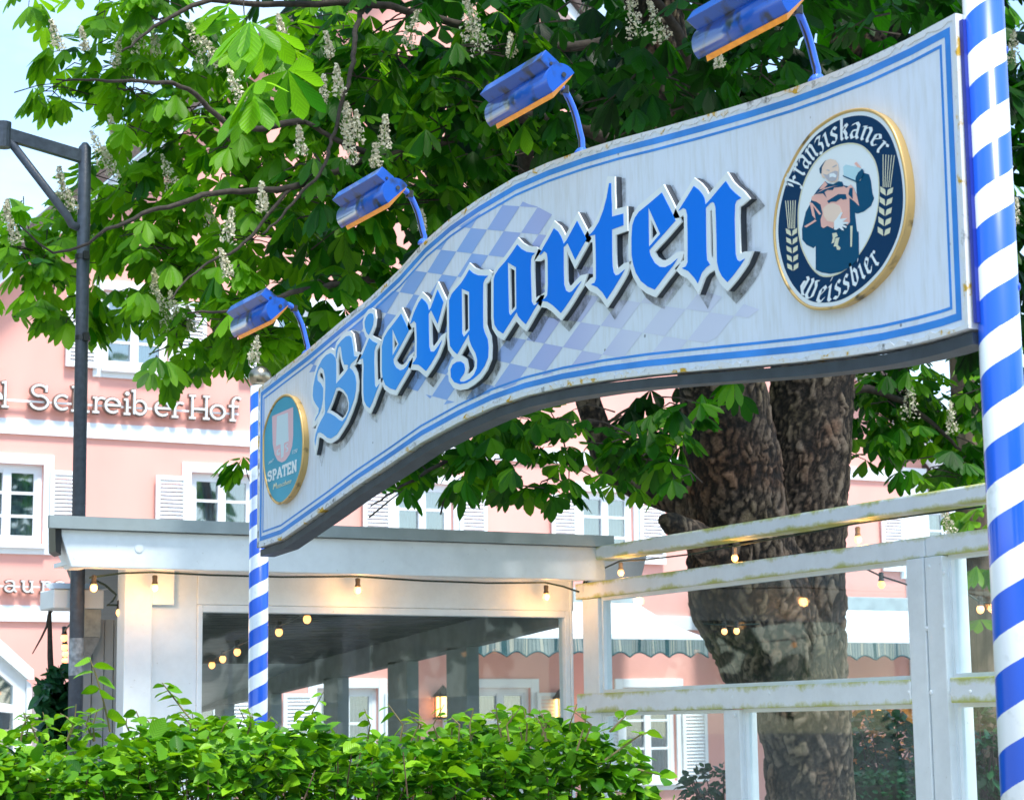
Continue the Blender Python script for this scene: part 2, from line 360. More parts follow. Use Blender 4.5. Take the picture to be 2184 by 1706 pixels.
# ------------------------------------------------------------------ the house
YH = 27.0
def H(px, py): p = onY(px, py, YH); return (p.x, p.z)
house = empty('hotel_building', (13.5, YH, 0), 'pink rendered gabled hotel with white bands and shuttered windows behind the tree', 'building')
GX0, GX1, GZ = 5.05, 21.9, 5.95; APX, APZ = 13.47, 14.1
def zavg(l, ya): return sum(onY(px, py, YH).z for px, py in l)/len(l)
band1 = (H(0, 925)[1]+H(500, 950)[1])/2, (H(0, 893)[1]+H(500, 919)[1])/2
band2 = H(50, 1325)[1], H(50, 1291)[1]
WIN = []      # (cx, z0, z1, half width, left shutter, right shutter, curtain?)
zt1, zb1 = H(45, 1001)[1], H(45, 1149)[1]
c1 = (H(16, 1075)[0]); c2 = H(476, 1064)[0]; c3 = H(904, 1084)[0]; sp = (c3-c2)
hw = H(80, 1075)[0]-c1
zu1, zub = H(290, 635)[1], H(290, 779)[1]; cu = H(290, 700)[0]; cu2 = H(650, 760)[0]
for c in (c1, c2, c3, c3+sp, c3+2*sp, c3+3*sp): WIN.append((c, zb1, zt1, hw))
for c in (cu, cu2, cu2+(cu2-cu)): WIN.append((c, zub, zu1, hw))
gz0, gz1 = .9, H(760, 1478)[1]
for c in (H(405, 1500)[0], H(741, 1500)[0], H(1071, 1500)[0], H(1384, 1500)[0]): WIN.append((c, gz0, gz1, hw))
FR = .07
m = MB(); outer = [(GX0, -.0), (GX1, 0.), (GX1, GZ), (APX, APZ), (GX0, GZ)]
holes = [[(c-h-FR, z0-FR), (c+h+FR, z0-FR), (c+h+FR, z1+FR), (c-h-FR, z1+FR)] for c, z0, z1, h in WIN]
plate(m, [outer], holes, lambda p: (p[0], YH, p[1]), (0, .32, 0))
m.box(GX0, GX0+.3, YH+.32, YH+14, 0, GZ); m.box(GX1-.3, GX1, YH+.32, YH+14, 0, GZ)
m.build('wall', M_pink, house)
m = MB(); m.box(GX0-.04, GX1+.045, YH-.045, YH-.002, *band1); m.build('cornice_band', M_trim, house)
m = MB(); m.box(GX0-.04, GX1+.045, YH-.045, YH-.002, *band2); m.build('cornice_band', M_trim, house)
px0 = H(1922, 1020)[0]
m = MB(); m.box(px0, GX1+.05, YH-.06, YH-.046, 0, GZ-.2); m.box(px0, GX1+.05, YH-.046, YH-.003, 0, band2[0]-.002); m.box(px0, GX1+.05, YH-.046, YH-.003, band2[1]+.002, band1[0]-.002); m.build('corner_pilaster', M_trim, house)
# roof with thick verge
m = MB()
for sx_, x0 in ((-1, GX0-.4), (1, GX1+.4)):
    ze = GZ-.38
    a = Vector((APX, 0, APZ+.42)); b = Vector((x0, 0, ze+.42-.0))
    m.prism([(a.x, YH-.5, a.z), (b.x, YH-.5, b.z), (b.x, YH-.5, b.z-.26), (a.x, YH-.5, a.z-.30)], (0, 15, 0))
m.build('roof', M_roof, house)
m = MB()
for sx_, x0 in ((-1, GX0-.36), (1, GX1+.36)):
    ze = GZ-.35; m.prism([(APX, YH-.4, APZ+.11), (x0, YH-.4, ze+.12), (x0, YH-.4, ze-.02), (APX, YH-.4, APZ-.12)], (0, .4-.005, 0))
m.build('verge_soffit', M_trim, house)
pane_m = M_hglass; room_m = mat('room_dark', (.02, .03, .04), .9); curt_m = mat('curtain', (.55, .60, .62), .9)
curt_d = mat('curtain_teal', (.22, .33, .36), .9)
def house_window(c, z0, z1, h, rows=3, upper=False, ground=False):
    y = YH+.05
    m = MB(); o = .07; y1, y2 = YH+.06, YH+.12
    m.box(c-h-o, c-h, y1, y2, z0-o, z1+o); m.box(c+h, c+h+o, y1, y2, z0-o, z1+o); m.box(c-h, c+h, y1, y2, z1, z1+o); m.box(c-h, c+h, y1, y2, z0-o, z0)
    m.box(c-.055, c+.055, y1-.01, y2, z0, z1)
    for k in range(1, rows):
        zz = z0+(z1-z0)*k/rows
        for s_ in (-1, 1): m.box(c+s_*.055, c+s_*h, y1+.01, y2-.012, zz-.018, zz+.018)
    for s_ in (-1, 1):
        m.box(c+s_*(h-.035), c+s_*h, y1+.012, y2-.002, z0, z1); m.box(c+s_*.055, c+s_*(h-.035), y1+.012, y2-.002, z0, z0+.05); m.box(c+s_*.055, c+s_*(h-.035), y1+.012, y2-.002, z1-.04, z1)
    wobj = m.build('window', M_trim, house)
    g = MB(); g.box(c-h+.002, c+h-.002, y1+.035, y1+.041, z0+.002, z1-.002); g.build('pane', pane_m, wobj)
    g = MB(); n = 40; vs = []; 
    for i in range(n+1):
        x = c-h+2*h*i/n; yy = YH+.24+.02*math.sin(i*1.9)+.008*math.sin(i*4.1); vs += [(x, yy, z0-.05), (x, yy, z1+.05)]
    g.add(vs, [(2*i, 2*i+2, 2*i+3, 2*i+1) for i in range(n)]); g.build('curtain', curt_m if not ground else curt_d, wobj)
    g = MB(); g.box(c-h-.3, c+h+.3, YH+.5, YH+.55, z0-.3, z1+.3); g.build('blackout', room_m, wobj)
    g = MB(); s_ = .13; e = o+s_                # surround
    y3, y4 = YH-.035, YH-.001
    g.box(c-h-e, c-h-o, y3, y4, z0-e, z1+e); g.box(c+h+o, c+h+e, y3, y4, z0-e, z1+e); g.box(c-h-o, c+h+o, y3, y4, z1+o, z1+e); g.box(c-h-o, c+h+o, y3, y4, z0-e, z0-o)
    g.build('surround', M_trim, wobj, bevel=.006)
    g = MB(); g.box(c-h-o-.03, c+h+o+.03, YH-.11, YH+.02, z0-o-.055, z0-o-.004); g.build('sill', M_trim, wobj, bevel=.006)
    for s_ in (-1, 1):
        x0, x1 = c+s_*(h+o+.075), c+s_*(h+o+.075+.44); xa, xb = min(x0, x1), max(x0, x1); za, zb = z0-.02-o, z1+.0
        g = MB(); y5, y6 = YH-.085, YH-.05; fw = .055
        g.box(xa, xa+fw, y5, y6, za, zb); g.box(xb-fw, xb, y5, y6, za, zb); g.box(xa+fw, xb-fw, y5, y6, zb-fw, zb); g.box(xa+fw, xb-fw, y5, y6, za, za+fw)
        k = int((zb-za-2*fw)/.05)
        for i in range(k):
            zz = za+fw+(i+.5)*(zb-za-2*fw)/k
            g.add([(xa+fw, y5+.006, zz-.022), (xb-fw, y5+.006, zz-.022), (xb-fw, y6-.004, zz+.024), (xa+fw, y6-.004, zz+.024)], [(0, 1, 2, 3)])
        g.build('shutter', M_shut, wobj)
for i, (c, z0, z1, h) in enumerate(WIN):
    house_window(c, z0, z1, h, 3, ground=(i >= 9))

# stroke alphabet (x-height 1, cap 1.55)
def arc(cx, cy, rx, ry, a0, a1, n=12): return [(cx+rx*math.cos(R(a0+(a1-a0)*i/n)), cy+ry*math.sin(R(a0+(a1-a0)*i/n))) for i in range(n+1)]
def sf(x, y, w_=.16): return [(x-w_, y), (x+w_, y)]
G = {
 'o': (1.1, [arc(.55, .5, .42, .46, 0, 360, 20)]),
 'c': (.95, [arc(.55, .5, .42, .46, 50, 310, 16)]),
 'e': (1.0, [arc(.52, .5, .42, .46, 0, 310, 16), [(.12, .52), (.94, .52)]]),
 'i': (.55, [[(.27, 0), (.27, .95)], sf(.27, 0), [(.12, .95), (.27, .95)], arc(.27, 1.35, .06, .06, 0, 360, 6)]),
 'l': (.55, [[(.27, 0), (.27, 1.6)], sf(.27, 0), [(.1, 1.55), (.27, 1.6)]]),
 'h': (1.1, [[(.22, 0), (.22, 1.6)], [(.07, 1.55), (.22, 1.6)], sf(.22, 0), arc(.55, .6, .31, .36, 170, 0, 8)+[(.86, 0)], sf(.86, 0)]),
 'n': (1.1, [[(.22, 0), (.22, .95)], [(.07, .95), (.22, .95)], sf(.22, 0), arc(.55, .6, .31, .36, 170, 0, 8)+[(.86, 0)], sf(.86, 0)]),
 'r': (.8, [[(.25, 0), (.25, .95)], [(.1, .95), (.25, .95)], sf(.25, 0), arc(.58, .58, .33, .38, 175, 60, 6)]),
 't': (.7, [[(.35, 1.35), (.35, .2)]+arc(.55, .2, .2, .2, 180, 270, 4), [(.12, .95), (.62, .95)]]),
 'u': (1.1, [[(.2, .95), (.2, .4)]+arc(.52, .38, .32, .36, 180, 350, 8), [(.85, .95), (.85, 0), (.97, 0)], sf(.15, .95, .1), sf(.8, .95, .1)]),
 'a': (1.0, [arc(.45, .75, .33, .22, 150, 0, 6)+[(.78, .15), (.95, .02)], arc(.42, .28, .32, .26, 60, 300, 12)+[(.78, .25)], [(.78, .5), (.5, .55)]]),
 's': (.8, [arc(.42, .74, .26, .22, 40, 250, 8)+arc(.42, .27, .28, .25, 90, -150, 8)]),
 'b': (1.1, [[(.2, 1.6), (.2, .05)], [(.05, 1.55), (.2, 1.6)], arc(.53, .48, .37, .46, 150, -160, 14)]),
 'f': (.75, [[(.3, 0), (.3, 1.1)]+arc(.58, 1.15, .28, .42, 180, 50, 7), [(.08, .95), (.6, .95)], sf(.3, 0)]),
 'H': (1.35, [[(.2, 0), (.2, 1.5)], [(1.05, 0), (1.05, 1.5)], [(.2, .62), (1.05, .62)], sf(.2, 0), sf(1.05, 0), sf(.2, 1.5), sf(1.05, 1.5)]),
 'R': (1.3, [[(.2, 0), (.2, 1.5)], [(.05, 1.5)]+arc(.55, 1.12, .42, .38, 90, -90, 10)+[(.2, .74)], [(.55, .74), (1.15, 0)], sf(.2, 0)]),
 'S': (1.25, [arc(.6, 1.18, .42, .36, 30, 260, 12)+arc(.58, .42, .5, .44, 85, -165, 14), [(1.0, 1.5), (.98, 1.15)]]),
 'P': (1.15, [[(.2, 0), (.2, 1.5)], [(.05, 1.5)]+arc(.5, 1.1, .45, .4, 90, -90, 10)+[(.2, .7)], sf(.2, 0)]),
 'A': (1.25, [[(.05, 0), (.6, 1.5), (1.15, 0)], [(.25, .5), (.95, .5)], sf(.08, 0), sf(1.12, 0)]),
 'T': (1.15, [[(.57, 0), (.57, 1.5)], [(.05, 1.5), (1.1, 1.5)], [(.05, 1.5), (.05, 1.2)], [(1.1, 1.5), (1.1, 1.2)], sf(.57, 0)]),
 'E': (1.1, [[(.2, 0), (.2, 1.5)], [(.05, 1.5), (.95, 1.5), (.95, 1.25)], [(.2, .78), (.75, .78)], [(.05, 0), (.98, 0), (.98, .28)]]),
 'N': (1.35, [[(.2, 0), (.2, 1.5), (1.1, 0), (1.1, 1.5)], sf(.2, 0), sf(1.1, 1.5), [(.05, 1.5), (.2, 1.5)]]),
}
def wall_letters(root, text, xs, zb, xh, y):
    for ch, x in zip(text, xs):
        if ch == ' ': continue
        wd, st = G[ch]; sc = xh
        pcs = [q for s_ in st for q in stroke_quads([(x+p[0]*sc*1.16, zb+p[1]*sc) for p in s_], wid=.125*sc)]
        m = MB(); plate(m, pcs, [], lambda p: (p[0], y, p[1]), (0, .03, 0)); lo = m.build('letter', M_lettW, root)
        pcs = [q for s_ in st for q in stroke_quads([(x+p[0]*sc*1.16, zb+p[1]*sc) for p in s_], wid=.29*sc)]
        m = MB(); plate(m, pcs, [], lambda p: (p[0], y+.031, p[1]), (0, .05, 0)); m.build('return', mat('letter_edge', (.20, .12, .09), .6), lo)
# positions measured on the facade
def hx(px, py=860): return onY(px, py, YH-.15).x
zb = onY(300, 885, YH-.15).z; xh = (onY(250, 846, YH-.15).z-onY(250, 878, YH-.15).z)
zb = (onY(80, 874, YH-.15).z+onY(480, 892, YH-.15).z)/2
let = empty('wall_lettering', (hx(300), YH-.1, zb), 'large white letters reading Hotel SchreiberHof on the pink gable', 'lettering')
xs = [hx(v) for v in (62, 113, 152, 196, 222, 262, 280, 329, 365, 404, 446, 487)]
S1 = list('Schreiberhof'); S1 = list('Schreiber')+['H', 'o', 'f']
wall_letters(let, S1, xs, zb, xh, YH-.15)
hl = xs[0]-xh*1.0
wall_letters(let, 'Hotel', [hl-xh*5.1, hl-xh*3.7, hl-xh*2.6, hl-xh*1.85, hl-xh*.85], zb, xh, YH-.15)
m = MB(); m.box(hl-xh*5.6, hx(512), YH-.09, YH-.06, zb+xh*.42, zb+xh*.54); m.build('mounting_rail', M_lettW, let)
zb2 = onY(60, 1262, YH-.15).z; xh2 = onY(60, 1238, YH-.15).z-zb2
let2 = empty('wall_lettering', (hx(50, 1250), YH-.1, zb2), 'smaller white letters reading Restaurant on the lower pink wall', 'lettering')
xa = hx(8, 1250)
pos = {'a': hx(9, 1250), 'u': hx(45, 1250), 'r': hx(86, 1250)}; stp = pos['u']-pos['a']
wall_letters(let2, 'Restaurant', [pos['a']-stp*4.2, pos['a']-stp*2.9, pos['a']-stp*1.9, pos['a']-stp*.8, pos['a'], pos['u'], pos['r'], pos['r']+stp*.85, pos['r']+stp*1.9, pos['r']+stp*2.95], zb2, xh2, YH-.15)
m = MB(); m.box(pos['a']-stp*4.4, pos['r']+stp*3.7, YH-.09, YH-.06, zb2+xh2*.42, zb2+xh2*.56); m.build('mounting_rail', M_lettW, let2)

# awnings on the ground floor
def stripes_mat():
    m = bpy.data.materials.new('awning_stripes'); m.use_nodes = True; t = m.node_tree; b = t.nodes['Principled BSDF']
    tcn = t.nodes.new('ShaderNodeTexCoord'); sx = t.nodes.new('ShaderNodeSeparateXYZ'); t.links.new(tcn.outputs['Object'], sx.inputs[0])
    cmb = t.nodes.new('ShaderNodeCombineXYZ'); t.links.new(sx.outputs[0], cmb.inputs[0])
    n = t.nodes.new('ShaderNodeTexNoise'); n.inputs['Scale'].default_value = 9; n.inputs['Detail'].default_value = 3; t.links.new(cmb.outputs[0], n.inputs[0])
    r = t.nodes.new('ShaderNodeValToRGB'); r.color_ramp.interpolation = 'CONSTANT'; r.color_ramp.elements[0].color = (.02, .07, .08, 1); r.color_ramp.elements[1].position = .43; r.color_ramp.elements[1].color = (.20, .24, .23, 1)
    e = r.color_ramp.elements.new(.5); e.color = (.11, .15, .15, 1); e = r.color_ramp.elements.new(.55); e.color = (.34, .33, .27, 1); e = r.color_ramp.elements.new(.62); e.color = (.06, .13, .14, 1)
    t.links.new(n.outputs[0], r.inputs[0]); t.links.new(r.outputs[0], b.inputs['Base Color']); b.inputs['Roughness'].default_value = .9; return m
M_aw = stripes_mat(); M_awtop = mat('awning_cloth_top', (.62, .68, .72), .8, noise=.1, nscale=3)
def awning(label, xL, xR, yfront, pyT, pyB, pyV, pxref, sc_px):
    """xL,xR: pixels of the front edge; cassette on the wall, cloth sloping to the front bar, scalloped valance"""
    P = lambda px, py: onY(px, py, yfront)
    x0, x1 = P(xL, pyB).x, P(xR, pyB).x; zB = P(pxref, pyB).z; zV = P(pxref, pyV).z
    zT = onY(pxref, pyT, YH-.3).z
    rt = empty('awning', ((x0+x1)/2, YH-.1, zT), label, 'awning', 'awnings over the hotel terrace')
    m = MB(); m.box(x0-.05, x1+.05, YH-.34, YH-.065, zT-.02, zT+.2); m.build('cassette', M_gut, rt, bevel=.02)
    m = MB(); n = 24
    vs = []
    for i in range(n+1):
        x = x0+(x1-x0)*i/n
        for j in range(7):
            u = j/6; vs.append((x, YH-.3+(yfront-YH+.3)*u, zT+(zB-zT)*u-.05*math.sin(math.pi*u)+.006*(i % 2)))
    m.add(vs, [(7*i+j, 7*i+7+j, 7*i+8+j, 7*i+j+1) for i in range(n) for j in range(6)]); m.build('cloth', M_awtop, rt)
    m = MB(); m.box(x0, x1, yfront-.03, yfront+.02, zB-.03, zB+.03); m.build('front_bar', M_trim, rt)
    per = (P(xL+sc_px, pyB).x-P(xL, pyB).x); h_ = zB-zV
    vs = []; k = int((x1-x0)/per*8)
    for i in range(k+1):
        x = x0+(x1-x0)*i/k; ph = ((x-x0)/per) % 1
        vs += [(x, yfront-.035+.01*math.sin(x*9), zB-.03), (x, yfront-.04+.02*math.sin(x*11), zV+.07*abs(math.cos(math.pi*ph)))]
    m = MB(); m.add(vs, [(2*i, 2*i+2, 2*i+3, 2*i+1) for i in range(k)]); v = m.build('valance', M_aw, rt)
    m = MB(); m.tube([(p[0], p[1]-.006, p[2]) for p in vs[1::2]], .012, 5); m.build('edging', mat('valance_edging', (.02, .07, .08), .8), v)
    for s_ in (x0+.35, x1-.35):
        m = MB(); m.tube([(s_, YH-.25, zT-.05), (s_, yfront+.02, zB-.06)], .025, 6); m.build('arm', M_trim, rt)
awning('long striped awning with scalloped valance left of the tree trunk', 1006, 1508, YH-2.2, 1283, 1357, 1401, 1250, 46)
awning('striped awning with scalloped valance right of the tree trunk', 1640, 2200, YH-2.0, 1300, 1366, 1408, 1850, 41)

# wall lanterns
M_glow = mat('lantern_glow', (1, .7, .3), .4, emit=(1, .55, .16), estr=2.2)
def lantern(px, py, Y, label, sc=1.):
    p = onY(px, py, Y); rt = empty('wall_lantern', p, label, 'lantern', 'lit wall lanterns on the terrace')
    w_, h_ = .085*sc, .27*sc
    m = MB(); m.box(p.x-w_*.8, p.x+w_*.8, p.y-w_*.8, p.y+w_*.8, p.z-h_/2, p.z+h_/2); m.build('lamp_glass', M_glow, rt)
    m = MB()
    for a in (-1, 1):
        for b in (-1, 1): m.box(p.x+a*w_-.008, p.x+a*w_+.008, p.y+b*w_-.008, p.y+b*w_+.008, p.z-h_/2-.02, p.z+h_/2)
    m.box(p.x-w_-.02, p.x+w_+.02, p.y-w_-.02, p.y+w_+.02, p.z-h_/2-.04, p.z-h_/2-.015)
    m.build('cage', M_black, rt)
    m = MB(); z = p.z+h_/2+.002; e = w_*1.4; m.add([(p.x-e, p.y-e, z), (p.x+e, p.y-e, z), (p.x+e, p.y+e, z), (p.x-e, p.y+e, z), (p.x, p.y, z+.17*sc)], [(0, 3, 2, 1), (0, 1, 4), (1, 2, 4), (2, 3, 4), (3, 0, 4)]); m.build('cap', M_black, rt)
lantern(945, 1506, YH-.12, 'black roofed lantern glowing orange on red wall seen through the pavilion glass')
lantern(1197, 1510, YH-.12, 'black roofed lantern glowing orange, half hidden by the pavilion corner post')
lantern(1883, 1527, YH-.14, 'square lit lantern on pink wall beside the white house corner', .9)

# ------------------------------------------------------------------ pavilion
cn = D(1240, 1400, 13.8); XF, YP = cn.x, cn.y+.0
def P_(px, py, dy=0.): p = onY(px, py, YP+dy); return p.x, p.z
pav = empty('timber_pavilion', (5.4, YP, 0), 'white painted timber pavilion with large window behind the left striped pole', 'pavilion')
xl = onY(106, 1114, YP-.42).x; xr = P_(1300, 1165)[0]
zg1 = (P_(180, 1114)[1]+P_(1250, 1157)[1])/2; zg0 = (P_(180, 1139)[1]+P_(1250, 1180)[1])/2
m = MB(); m.box(xl, XF+.02, YP-.42, YP-.38, zg0-.0, zg1); xk = onY(262, 1300, YP+7.5).x; m.add([(xl, YP-.38, zg1), (XF+.02, YP-.38, zg1), (XF+.02, YP+7.5, zg1-1.), (xk, YP+7.5, zg1-1.), (xl, YP-.38, zg1-.03), (XF+.02, YP-.38, zg1-.03), (XF+.02, YP+7.5, zg1-1.03), (xk, YP+7.5, zg1-1.03)], [(0, 1, 2, 3), (7, 6, 5, 4), (0, 4, 5, 1), (1, 5, 6, 2), (2, 6, 7, 3), (3, 7, 4, 0)])
m.build('roof', M_gut, pav)
xb = P_(128, 1150)[0]
zf0 = (onY(200, 1209, YP-.33).z+onY(1200, 1238, YP-.33).z)/2
xs0 = onY(122, 1150, YP-.33).x; xs1 = onY(148, 1208, YP-.33).x
m = MB(); m.prism([(xs0, YP-.37, zg0-.002), (XF-.02, YP-.37, zg0-.002), (XF-.02, YP-.37, zf0), (xs1, YP-.37, zf0)], (0, .07, 0)); m.build('fascia_beam', M_timber, pav, bevel=.006)
# rafter tails along the left edge and soffit
m = MB(); m.box(xs1, XF-.02, YP-.30, YP+.0, zf0+.02, zf0+.045); m.build('soffit', M_timber, pav)
m = MB(); m.prism([(xs0, YP-.30, zg0-.002), (xs0+.08, YP-.30, zg0-.002), (xs0+.08+.10, YP-.30, zf0+.0), (xs0+.1, YP-.30, zf0)], (0, .16, 0)); m.build('bracket', M_timber, pav)
m = MB(); m.prism([(onY(99, 1150, YP-.2).x, YP-.38, zg0+.02), (xs0+.01, YP-.38, zg0+.02), (xs0+.01, YP-.38, zg0-.15), (onY(101, 1150, YP-.2).x, YP-.38, zg0-.13)], (0, .14, 0)); m.build('gutter_end', M_black, pav)
m = MB(); m.lathe((onY(297, 1169, YP-.372).x, YP-.371, onY(297, 1169, YP-.372).z), [(.027, 0), (.026, .004), (.012, .006)], 16, Vector((0, -1, 0))); m.build('bolt_cap', M_timber, pav)
# lintel, posts, panels in the wall plane
zl1 = zf0+.02; zl0 = (P_(500, 1283)[1]+P_(1150, 1301)[1])/2
x261, x320, x422, x430, x1205, x1240 = [P_(v, 1420)[0] for v in (261, 320, 420, 430, 1205, 1236)]
zlb = P_(500, 1290)[1]
m = MB(); m.box(x422, XF-.05, YP, YP+.10, zlb, zl1+.2); m.build('lintel', M_timber, pav, bevel=.005)
m = MB(); m.box(x320+.006, x422-.002, YP+.01, YP+.10, 0, zl1+.2); m.build('wall_panel', M_timber, pav)
m = MB(); m.box(x261, x320, YP-.03, YP+.12, 0, zl1+.2); m.build('post', M_timber, pav, bevel=.005)
m = MB(); m.box(P_(322, 1250)[0], P_(368, 1250)[0], YP-.035, YP-.0, P_(340, 1290)[1], zl1+.19); m.build('cover_board', M_timber, pav, bevel=.004)
zs = .95
m = MB(); m.box(x422, x430, YP-.012, YP+.08, zs, zlb-.002); m.box(x430, x1205, YP-.012, YP+.08, zlb-.045, zlb-.002); m.box(x1205, x1205+.035, YP-.012, YP+.08, zs, zlb-.002); m.box(x430, x1205, YP-.03, YP+.08, zs-.05, zs)
m.build('window_frame', M_timber, pav, bevel=.004)
m = MB(); m.box(x430, x1205, YP+.03, YP+.036, zs, zlb-.045); m.build('window_pane', M_glass, pav)
m = MB(); m.box(x422, XF-.05, YP+.005, YP+.095, 0, zs-.052); m.build('parapet', M_timber, pav)
m = MB(); m.box(x1205+.037, XF-.07, YP-.02, YP+.12, 0, zl1-.0); m.build('post', M_timber, pav, bevel=.005)
# sloping right wall inside: top beam, posts
def W_(px, py): return onX(px, py, XF-.06)
a = W_(430, 1480); b1 = W_(921, 1342); b0 = W_(671, 1408)
sl = (b1.z-b0.z)/(b1.y-b0.y)
yb = lambda px: W_(px, 1400).y
zat = lambda y: b0.z+sl*(y-b0.y)
yend = yb(300)
m = MB(); m.beam((XF-.06, YP+.13, zat(YP+.13)-.10), (XF-.06, yend, zat(yend)-.10), .10, .2); m.build('wall_beam', mat('grey_beam', (.20, .235, .235), .7, noise=.25), pav, bevel=.004)
for p0, p1 in ((702, 732), (833, 880), (965, 1008), (560, 590), (470, 490)):
    y0, y1 = yb(p1), yb(p0); y1 = max(y1, y0+.13)
    m = MB(); m.box(XF-.11, XF-.01, y0, y0+min(y1-y0, .35), 0, zat(y0)-.20); m.build('wall_post', mat('grey_timber', (.26, .31, .31), .7, noise=.2), pav)
# slatted ceiling
m = MB(); y = YP+.2; 
while y < yend:
    m.box(onY(300, 1400, y).x, XF-.12, y, y+.085, zat(y)-.02, zat(y)+.005); y += .1
m.build('slatted_ceiling', mat('dark_slats', (.15, .17, .175), .7, noise=.3), pav)
m = MB(); m.prism([(x261+.1, YP+.2, zat(YP+.2)+.03), (XF-.1, YP+.2, zat(YP+.2)+.03), (XF-.1, yend, zat(yend)+.03), (onY(300, 1400, yend).x, yend, zat(yend)+.03)], (0, 0, .05)); m.build('ceiling_deck', mat('ceiling_deck', (.03, .035, .04), .8), pav)
# left side wall of old boards
m = MB()
for i, (p0, p1) in enumerate(((160, 188), (189, 215), (216, 236), (237, 259))):
    x0, x1 = onY(p0, 1450, YP+.5).x, onY(p1, 1450, YP+.5).x; m.box(x0, x1-.006, YP+.42+.01*i, YP+.5, 0, zf0-.25)
m.build('board_wall', mat('grey_boards', (.50, .54, .55), .7, noise=.25, nscale=6, stretch=(1, 1, .2)), pav)

# vent housing with duct on the left side
bx0, bx1 = onY(114, 1270, YP+.3).x, onY(222, 1270, YP+.3).x; bz0, bz1 = onY(150, 1297, YP+.3).z, onY(150, 1256, YP+.3).z
vt = empty('vent_box', ((bx0+bx1)/2, YP+.3, bz0), 'white sheet metal vent box with grey duct behind the lamp post', 'vent')
m = MB(); m.box(bx0, bx1, YP+.3, YP+.6, bz0, bz1); m.build('housing', M_white, vt, bevel=.008)
zt = onY(150, 1238, YP+.3).z
m = MB(); m.prism([(bx0, YP+.27, bz1+.002), (bx1+.02, YP+.27, bz1+.002), (bx1+.02, YP+.5, zt), (bx0+.03, YP+.5, zt)], (0, .12, 0)); m.build('hood', M_white, vt)
dx0, dx1 = onY(178, 1330, YP+.34).x, onY(213, 1330, YP+.34).x
m = MB(); zd = onY(195, 1358, YP+.34).z; m.box(dx0, dx1, YP+.32, YP+.40, zd, bz0-.002); m.build('duct', mat('galvanised', (.42, .45, .42), .45, metal=.5, noise=.3, nscale=25), vt)
zd2 = onY(190, 1410, YP+.34).z
m = MB(); m.prism([(dx0, YP+.32, zd-.002), (dx1, YP+.32, zd-.002), (dx0+.03, YP+.32, zd2), (dx0, YP+.32, zd2)], (0, .08, 0)); m.build('duct_elbow', mat('galvanised_dark', (.30, .33, .33), .5, metal=.4, noise=.3, nscale=25), vt)

# ------------------------------------------------------------------ glazed timber screen on the right
def XZ(px, py): return onX(px, py, XF).z
def XYp(px, py=1400): return onX(px, py, XF).y
scr = empty('glazed_screen', (XF, 9.5, 0), 'white timber wind screen with mossy rails and clear glass in front of the trunk', 'screen')
zc0 = (XZ(1300, 1190)+XZ(2095, 1078))/2; zc1 = (XZ(1297, 1163)+XZ(2095, 1040))/2
zt0 = (XZ(1435, 1255)+XZ(1953, 1194))/2; zt1_ = (XZ(1435, 1221)+XZ(1949, 1149))/2
zr0 = (XZ(1435, 1513)+XZ(1970, 1503))/2; zr1 = (XZ(1435, 1470)+XZ(1968, 1450))/2
yN = 5.5
yA = XYp(1250); yB = XYp(1290); y1a, y1b = XYp(1996, 1350), XYp(1958, 1350); y2a, y2b = XYp(2036, 1350), XYp(1998, 1350)
m = MB(); m.box(XF-.09, XF+.07, yN, YP-.30, zc0, zc1); m.build('cap_rail', M_moss, scr, bevel=.012)
m = MB(); m.box(XF-.05, XF+.05, y1a, YP-.02, zt0, zt1_); m.build('top_rail', M_moss, scr, bevel=.006)
m = MB(); m.box(XF-.05, XF+.05, yN, y2b, zt0, zt1_); m.build('top_rail', M_moss, scr, bevel=.006)
m = MB(); m.box(XF-.065, XF+.045, y1b+.0, YP-.04, zr0, zr1); m.build('middle_rail', M_moss, scr, bevel=.006)
yr = XYp(2055, 1470); m = MB(); m.box(XF-.085, XF+.045, yN, yr, zr0, zr1); m.build('middle_rail', M_moss, scr, bevel=.006)
m = MB(); m.box(XF-.045, XF+.055, yB, YP-.10, 0, zt0-.003); m.build('post', M_timber, scr, bevel=.006)
m = MB(); m.box(XF-.062, XF+.06, y1a+.003, y1b-.002, 0, zt0-.002); m.build('post', M_timber, scr, bevel=.006)
m = MB(); m.box(XF-.062, XF+.10, y2a, y2b-.003, 0, zt0-.002); m.build('post', M_timber, scr, bevel=.006)
ym0, ym1 = XYp(1594, 1600), XYp(1560, 1600)
m = MB(); m.box(XF-.05, XF+.075, ym0, ym1, 0, zr0-.003); m.build('post', M_timber, scr, bevel=.006)
for (ya, yb_, za, zb_) in ((y1b, yB, zr1, zt0), (y1b, ym0, .3, zr0), (ym1, yB, .3, zr0), (yN, y2a, zr1, zt0), (yN, y2a, .3, zr0)):
    m = MB(); m.box(XF+.0, XF+.006, ya+.002, yb_-.002, za+.002, zb_-.002); pn = m.build('pane', M_glass, scr)
    m = MB(); b_ = .022
    m.box(XF-.02, XF+.02, ya, ya+b_, za, zb_); m.box(XF-.02, XF+.02, yb_-b_, yb_, za, zb_); m.box(XF-.02, XF+.02, ya+b_, yb_-b_, za, za+b_); m.box(XF-.02, XF+.02, ya+b_, yb_-b_, zb_-b_, zb_)
    m.build('glazing_bead', M_timber, pn)
for (px, py) in ((1980, 1207), (1976, 1340), (2012, 1337), (1937, 1476), (2012, 1220), (1560, 1485), (1300, 1490), (2076, 1475), (1985, 1476), (2027, 1477), (1565, 1525), (1640, 1478)):
    q = onX(px, py, XF-.066); m = MB(); m.lathe((XF-.0625 if px < 2040 else XF-.0855, q.y, q.z), [(.012, 0), (.011, .004), (.006, .007)], 10, Vector((-1, 0, 0))); m.build('bolt', M_timber, scr)
